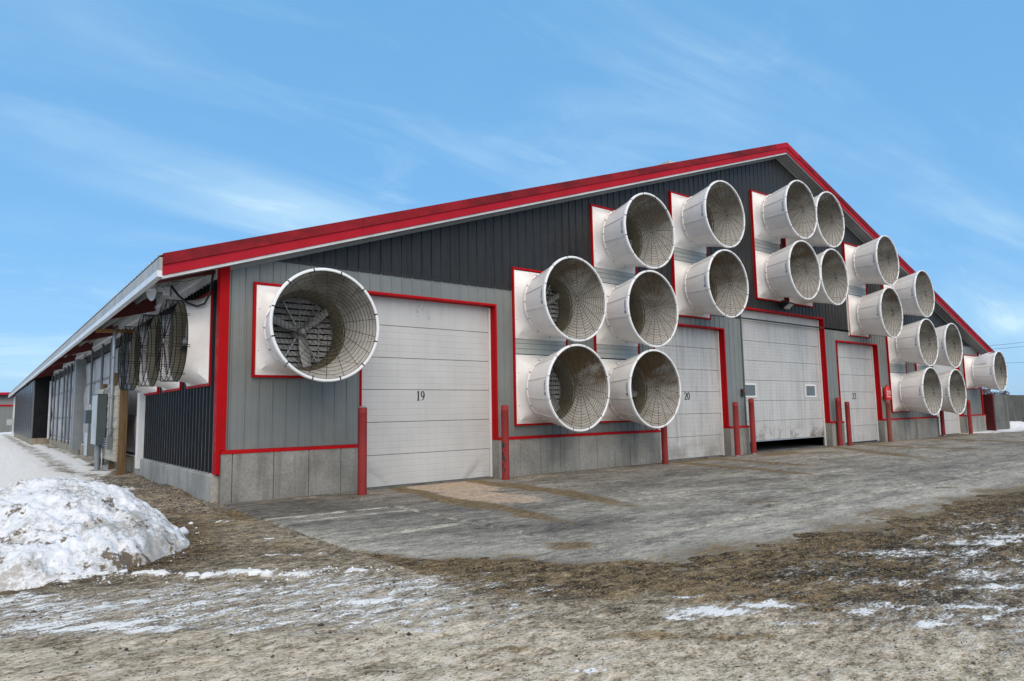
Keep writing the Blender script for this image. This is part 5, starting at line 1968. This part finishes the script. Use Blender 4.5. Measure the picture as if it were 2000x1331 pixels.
for x, y, s, lab in ((-1.28, -3.16, .085, 'white snow lump at the right foot of the snow heap'), (-.94, -2.27, .035, 'small snow ball on the gravel towards the barn corner'),
                     (-2.2, -5.05, .035, 'small snow ball at the near foot of the snow heap'), (-1.15, -6.2, .05, 'largest snow lump on the ploughed snow ridge'), (-1.62, -5.9, .055, 'low snow lump on the ploughed snow ridge, nearer the heap')):
    o = link('snow_clump', clump_mesh(int(abs(x * 100)), s), loc=(x, y, GZ - .01))
    tag(o, lab, 'snow clump', 'snow clumps fallen near the heap')

# crumbs of snow and gravel, straw flecks: real little solids, nobody could count them
rg = np.random.RandomState(11)


def scatter(name, pts, sizes, mats, mi, stretch=(1, 1, .7), kind='stuff', flat=False):
    base = np.array([(1, 0, 0), (-1, 0, 0), (0, 1, 0), (0, -1, 0), (0, 0, 1), (0, 0, -1)], float)
    tri = np.array([(0, 2, 4), (2, 1, 4), (1, 3, 4), (3, 0, 4), (2, 0, 5), (1, 2, 5), (3, 1, 5), (0, 3, 5)])
    n = len(pts)
    V_ = np.repeat(base[None], n, 0) * np.array(stretch)[None, None]
    V_ = V_ * (1 + (rg.rand(n, 6, 3) - .5) * .9)
    a = rg.rand(n) * 2 * PI
    c, s = np.cos(a)[:, None], np.sin(a)[:, None]
    x, y = V_[..., 0] * c - V_[..., 1] * s, V_[..., 0] * s + V_[..., 1] * c
    V_ = np.stack([x, y, V_[..., 2]], -1) * sizes[:, None, None] + pts[:, None, :]
    Fc = (tri[None] + (np.arange(n) * 6)[:, None, None]).reshape(-1, 3)
    me = bpy.data.meshes.new(name)
    me.vertices.add(n * 6)
    me.vertices.foreach_set('co', V_.astype(np.float32).ravel())
    me.loops.add(Fc.size)
    me.loops.foreach_set('vertex_index', Fc.astype(np.int32).ravel())
    me.polygons.add(len(Fc))
    me.polygons.foreach_set('loop_start', np.arange(0, Fc.size, 3, dtype=np.int32))
    for m in mats: me.materials.append(m)
    me.polygons.foreach_set('material_index', np.repeat(mi, 8).astype(np.int32))
    me.update(calc_edges=True)
    o = link(name, me)
    tag(o, kind=kind)
    return o


from bisect import bisect


def ground_z(px, py):
    ix = np.clip(np.searchsorted(xs, px) - 1, 0, len(xs) - 2)
    iy = np.clip(np.searchsorted(ys, py) - 1, 0, len(ys) - 2)
    return np.maximum(Z[iy, ix], np.where((px > 0) & (py > -10.3), GZ + .004, -9))


def plain(name, c, r=.9):
    t = NT(name, r, spec=.2)
    t.color(t.mix(1.0, c, t.val(t.noise(60, 2), .75, 1.25), 'MULTIPLY'))
    return t.mat


CH = [plain('tan_chip', (.30, .25, .185)), plain('grey_chip', (.17, .165, .155)), plain('dark_chip', (.05, .045, .04)), plain('straw_fleck', (.36, .24, .10)), plain('brown_chip', (.12, .085, .05))]
# gravel in the near yard, denser on the brown belt
n = 26000
px = rg.uniform(-4.5, 9.5, n)
py = rg.uniform(-12.4, -.2, n)
ix = np.clip(np.searchsorted(xs, px) - 1, 0, len(xs) - 2)
iy = np.clip(np.searchsorted(ys, py) - 1, 0, len(ys) - 2)
dty = dirt[iy, ix]
keepm = (rg.rand(n) < np.where(dty > .6, .9, .04)) & (snow[iy, ix] < .6)
px, py, ix, iy = px[keepm], py[keepm], ix[keepm], iy[keepm]
pz = ground_z(px, py)
sz = np.clip(np.exp(rg.normal(math.log(.0055), .45, len(px))), .003, .022)
st_ = straw[iy, ix]
rr_ = rg.rand(len(px))
mi = np.where(rr_ < .30, 0, np.where(rr_ < .52, 1, np.where(rr_ < .74, 2, 4)))
mi = np.where((rg.rand(len(px)) < .25) & (st_ > .4), 3, mi)
scatter('gravel_chips', np.stack([px, py, pz + sz * .2], -1), sz, CH, mi)
# straw bits, thin and long
n = 5200
px = rg.uniform(-2.0, 14, n)
py = rg.uniform(-11.5, -.3, n)
ix = np.clip(np.searchsorted(xs, px) - 1, 0, len(xs) - 2)
iy = np.clip(np.searchsorted(ys, py) - 1, 0, len(ys) - 2)
am = apron_masks(px, py)[..., 1]
kp = (rg.rand(n) < np.maximum(straw[iy, ix] * .7, am * .9)) & (snow[iy, ix] < .6)
px, py = px[kp], py[kp]
sz = rg.uniform(.010, .026, len(px))
scatter('straw_flecks', np.stack([px, py, ground_z(px, py) + .003], -1), sz, CH, np.where(rg.rand(len(px)) < .6, 3, 4), (1, .16, .13))
# coarse stone by the corner and along the side wall
n = 5200
px = rg.uniform(-1.3, .05, n)
py = rg.uniform(-1.4, 7.5, n)
kp = rg.rand(n) < np.clip(1.1 - np.abs(px + .2 + .05 * py) * 1.2, .05, 1)
px, py = px[kp], py[kp]
sz = rg.uniform(.008, .024, len(px))
scatter('crushed_stone', np.stack([px, py, ground_z(px, py) + sz * .1], -1), sz, CH, rg.choice([0, 1, 1, 1, 2, 4], len(px)))
# snow crumbs along the ploughed ridge and heap foot
n = 420
t_ = rg.rand(n) * (len(SNOW_RIDGE) - 1.001)
i0 = t_.astype(int)
SR = np.array(SNOW_RIDGE)
pp = SR[i0] + (SR[i0 + 1] - SR[i0]) * (t_ - i0)[:, None] + rg.normal(0, .12, (n, 2))
th = rg.rand(n) * 2 * PI
ring = np.stack([-2.62 + np.cos(th) * 1.5 * rg.normal(1, .06, n), -3.05 + np.sin(th) * 2.15 * rg.normal(1, .06, n)], -1)
pp = np.where((rg.rand(n) < .55)[:, None], pp, ring)
sz = np.clip(np.exp(rg.normal(math.log(.008), .5, n)), .003, .025)
scatter('snow_crumbs', np.stack([pp[:, 0], pp[:, 1], ground_z(pp[:, 0], pp[:, 1]) + sz * .2], -1), sz, [MT['snow']], np.zeros(n, int), (1, 1, .75))

# ------------------------------------------------------------------ right end: bunker wall, drift, trees, wires, far building
r = empty('bunker_wall', (41, .1, GZ))
mb = MB(); mb.box(39.78, 40.0, -.38, .14, GZ - .2, 1.10); mb.box(40.0, 40.06, -.36, .12, GZ - .2, 1.09); lp(mb, 'red_end_post', MT['dark_red'], r)
for k, (a, b, y) in enumerate(((40.06, 42.9, -.20), (42.93, 45.4, .10), (45.43, 48, .10), (48.03, 51, .10), (51.03, 56, .10))):
    mb = MB(); mb.box(a, b, y, y + .25, GZ - .2, -.36); lp(mb, 'concrete_panel', MT['concrete_grim'] if k else MT['concrete_dark'], r)
    mb = MB(); mb.box(a, b, y + .006, y + .25, -.352, 1.08 - .004 * k); lp(mb, 'concrete_panel', MT['concrete_grim'] if k else MT['concrete_dark'], r)
tag(r, 'low stained concrete wall with a red painted end post beyond the barn', 'wall')
gx = axis([(35.5, 56, .12)])
gy = axis([(-2.6, .2, .06)])
DX, DYg = np.meshgrid(gx, gy)
nb2 = fbm(DX * .9, DYg * 2.0, 93, 4) - .5
hh = sstep(-1.9, -.5, DYg + nb2 * 1.2 - np.interp(DX, [35.5, 38, 41, 46], [1.1, .3, 0, 0]) * 0.9) * sstep(35.6, 37.0, DX) * .07
hh = hh + sstep(42.6, 44.0, DX) * sstep(-1.4, .05, DYg) * (.36 - .02 * (DX - 44)) * sstep(56, 46, DX)
hh = hh * (1 + nb2 * .5) - .03
DZ = GZ + hh
mk = np.zeros(DX.shape + (4,))
me = grid_mesh('snow_drift', gx, gy, DZ, mk, MT['snow'], lambda a, b: DZ > GZ - .01)
tag(link('snow_drift', me), 'thin white snow drift banked along the concrete wall at right', 'snow drift')


def bare_tree(seed, h):
    rr = random.Random(seed)
    tr, cr = MB(), MB()

    def grow(p, d, l, r_, lev):
        q = p + d * l
        (tr if lev == 0 else cr).tube([p, p + d * l * .5 + Vector((rr.uniform(-.04, .04), rr.uniform(-.04, .04), 0)) * l, q], [r_, r_ * .8, r_ * .6], 4 if lev else 6)
        if lev >= 5: return
        for k in range(3 if lev < 4 else 2):
            ax = Vector((rr.uniform(-1, 1), rr.uniform(-1, 1), rr.uniform(-.2, .5))).normalized()
            nd = (d + ax * rr.uniform(.5, .95)).normalized()
            grow(q - d * l * rr.uniform(0, .35), nd, l * rr.uniform(.6, .78), max(.11, r_ * .62), lev + 1)
    grow(Vector((0, 0, 0)), Vector((0, 0, 1)), h * .30, h * .022, 0)
    return tr.mesh('trunk', MT['bark']), cr.mesh('crown', MT['bark'])


TREES = [(428, 118, 12.6, 'bare dark tree seen in the gap between barn and concrete wall'), (441, 121, 13.4, 'bare treetop above the red end post of the concrete wall'),
         (457, 124, 12.6, 'pointed dark treetop above the concrete wall, right of the red post'), (473, 122, 11, 'low rounded pinkish treetop above the concrete wall'), (490, 126, 10.6, 'lowest faint treetop above the concrete wall, under the last cone fan')]
for i, (x, y, h, lab) in enumerate(TREES):
    r = empty('bare_tree', (x, y, -1.0), i * 1.3)
    a, b = bare_tree(31 + i, h)
    link('trunk', a, r)
    link('crown', b, r)
    r.scale = (1.5, 1.5, 1.0)
    tag(r, lab, 'tree', 'bare trees across the field')

for (p, q, lab) in (((180.5, 40, 14.0), (215, 40, 16.9), 'topmost of the power wires at the right edge of the sky'), ((180.3, 40, 13.16), (215, 40, 15.75), 'second power wire at the right edge of the sky'),
                    ((188.3, 40, 10.18), (215, 40, 11.4), 'lowest power wire, alone, at the right edge of the sky')):
    a, b = Vector(p), Vector(q)
    d = (b - a)
    pts = [a + d * t + Vector((0, 0, -.25 * math.sin(PI * (t + .4) / 1.8))) for t in [-.4 + 1.8 * i / 10 for i in range(11)]]
    mb = MB(); mb.tube(pts, .045, 4)
    tag(mb.build('power_wire', MT['slate_box']), lab, 'power line', 'power wires at the right')

r = empty('far_barn', (-6, 100, -.8))
mb = MB(); mb.box(-14, .4, 96, 130, -.95, 2.45); lp(mb, 'wall', MT['grey_siding'], r)
for k in range(30):
    mb = MB(); x = -14 + .48 * k; mb.box(x, x + .07, 95.95, 96, -.7, 2.42); lp(mb, 'rib', MT['grey_siding'], r)
mb = MB(); mb.box(-14.3, .7, 95.85, 95.95, 2.46, 2.66); lp(mb, 'eave_trim', MT['red_trim'], r)
mb = MB(); mb.hexa([(-14.3, 96, 2.66), (.7, 96, 2.66), (.7, 130, 2.66), (-14.3, 130, 2.66), (-14.3, 97, 4.0), (.7, 97, 4.0), (.7, 129, 4.0), (-14.3, 129, 4.0)]); lp(mb, 'roof', MT['slate_box'], r)
mb = MB(); mb.hexa([(-14.3, 95.9, 3.55), (.72, 95.9, 4.0), (.72, 96.9, 4.0), (-14.3, 96.9, 3.55), (-14.3, 95.9, 3.8), (.72, 95.9, 4.3), (.72, 96.9, 4.3), (-14.3, 96.9, 3.8)]); lp(mb, 'roof_trim', MT['red_fascia'], r)
tag(r, 'grey building with red trim beyond the far left end of the barn', 'building')
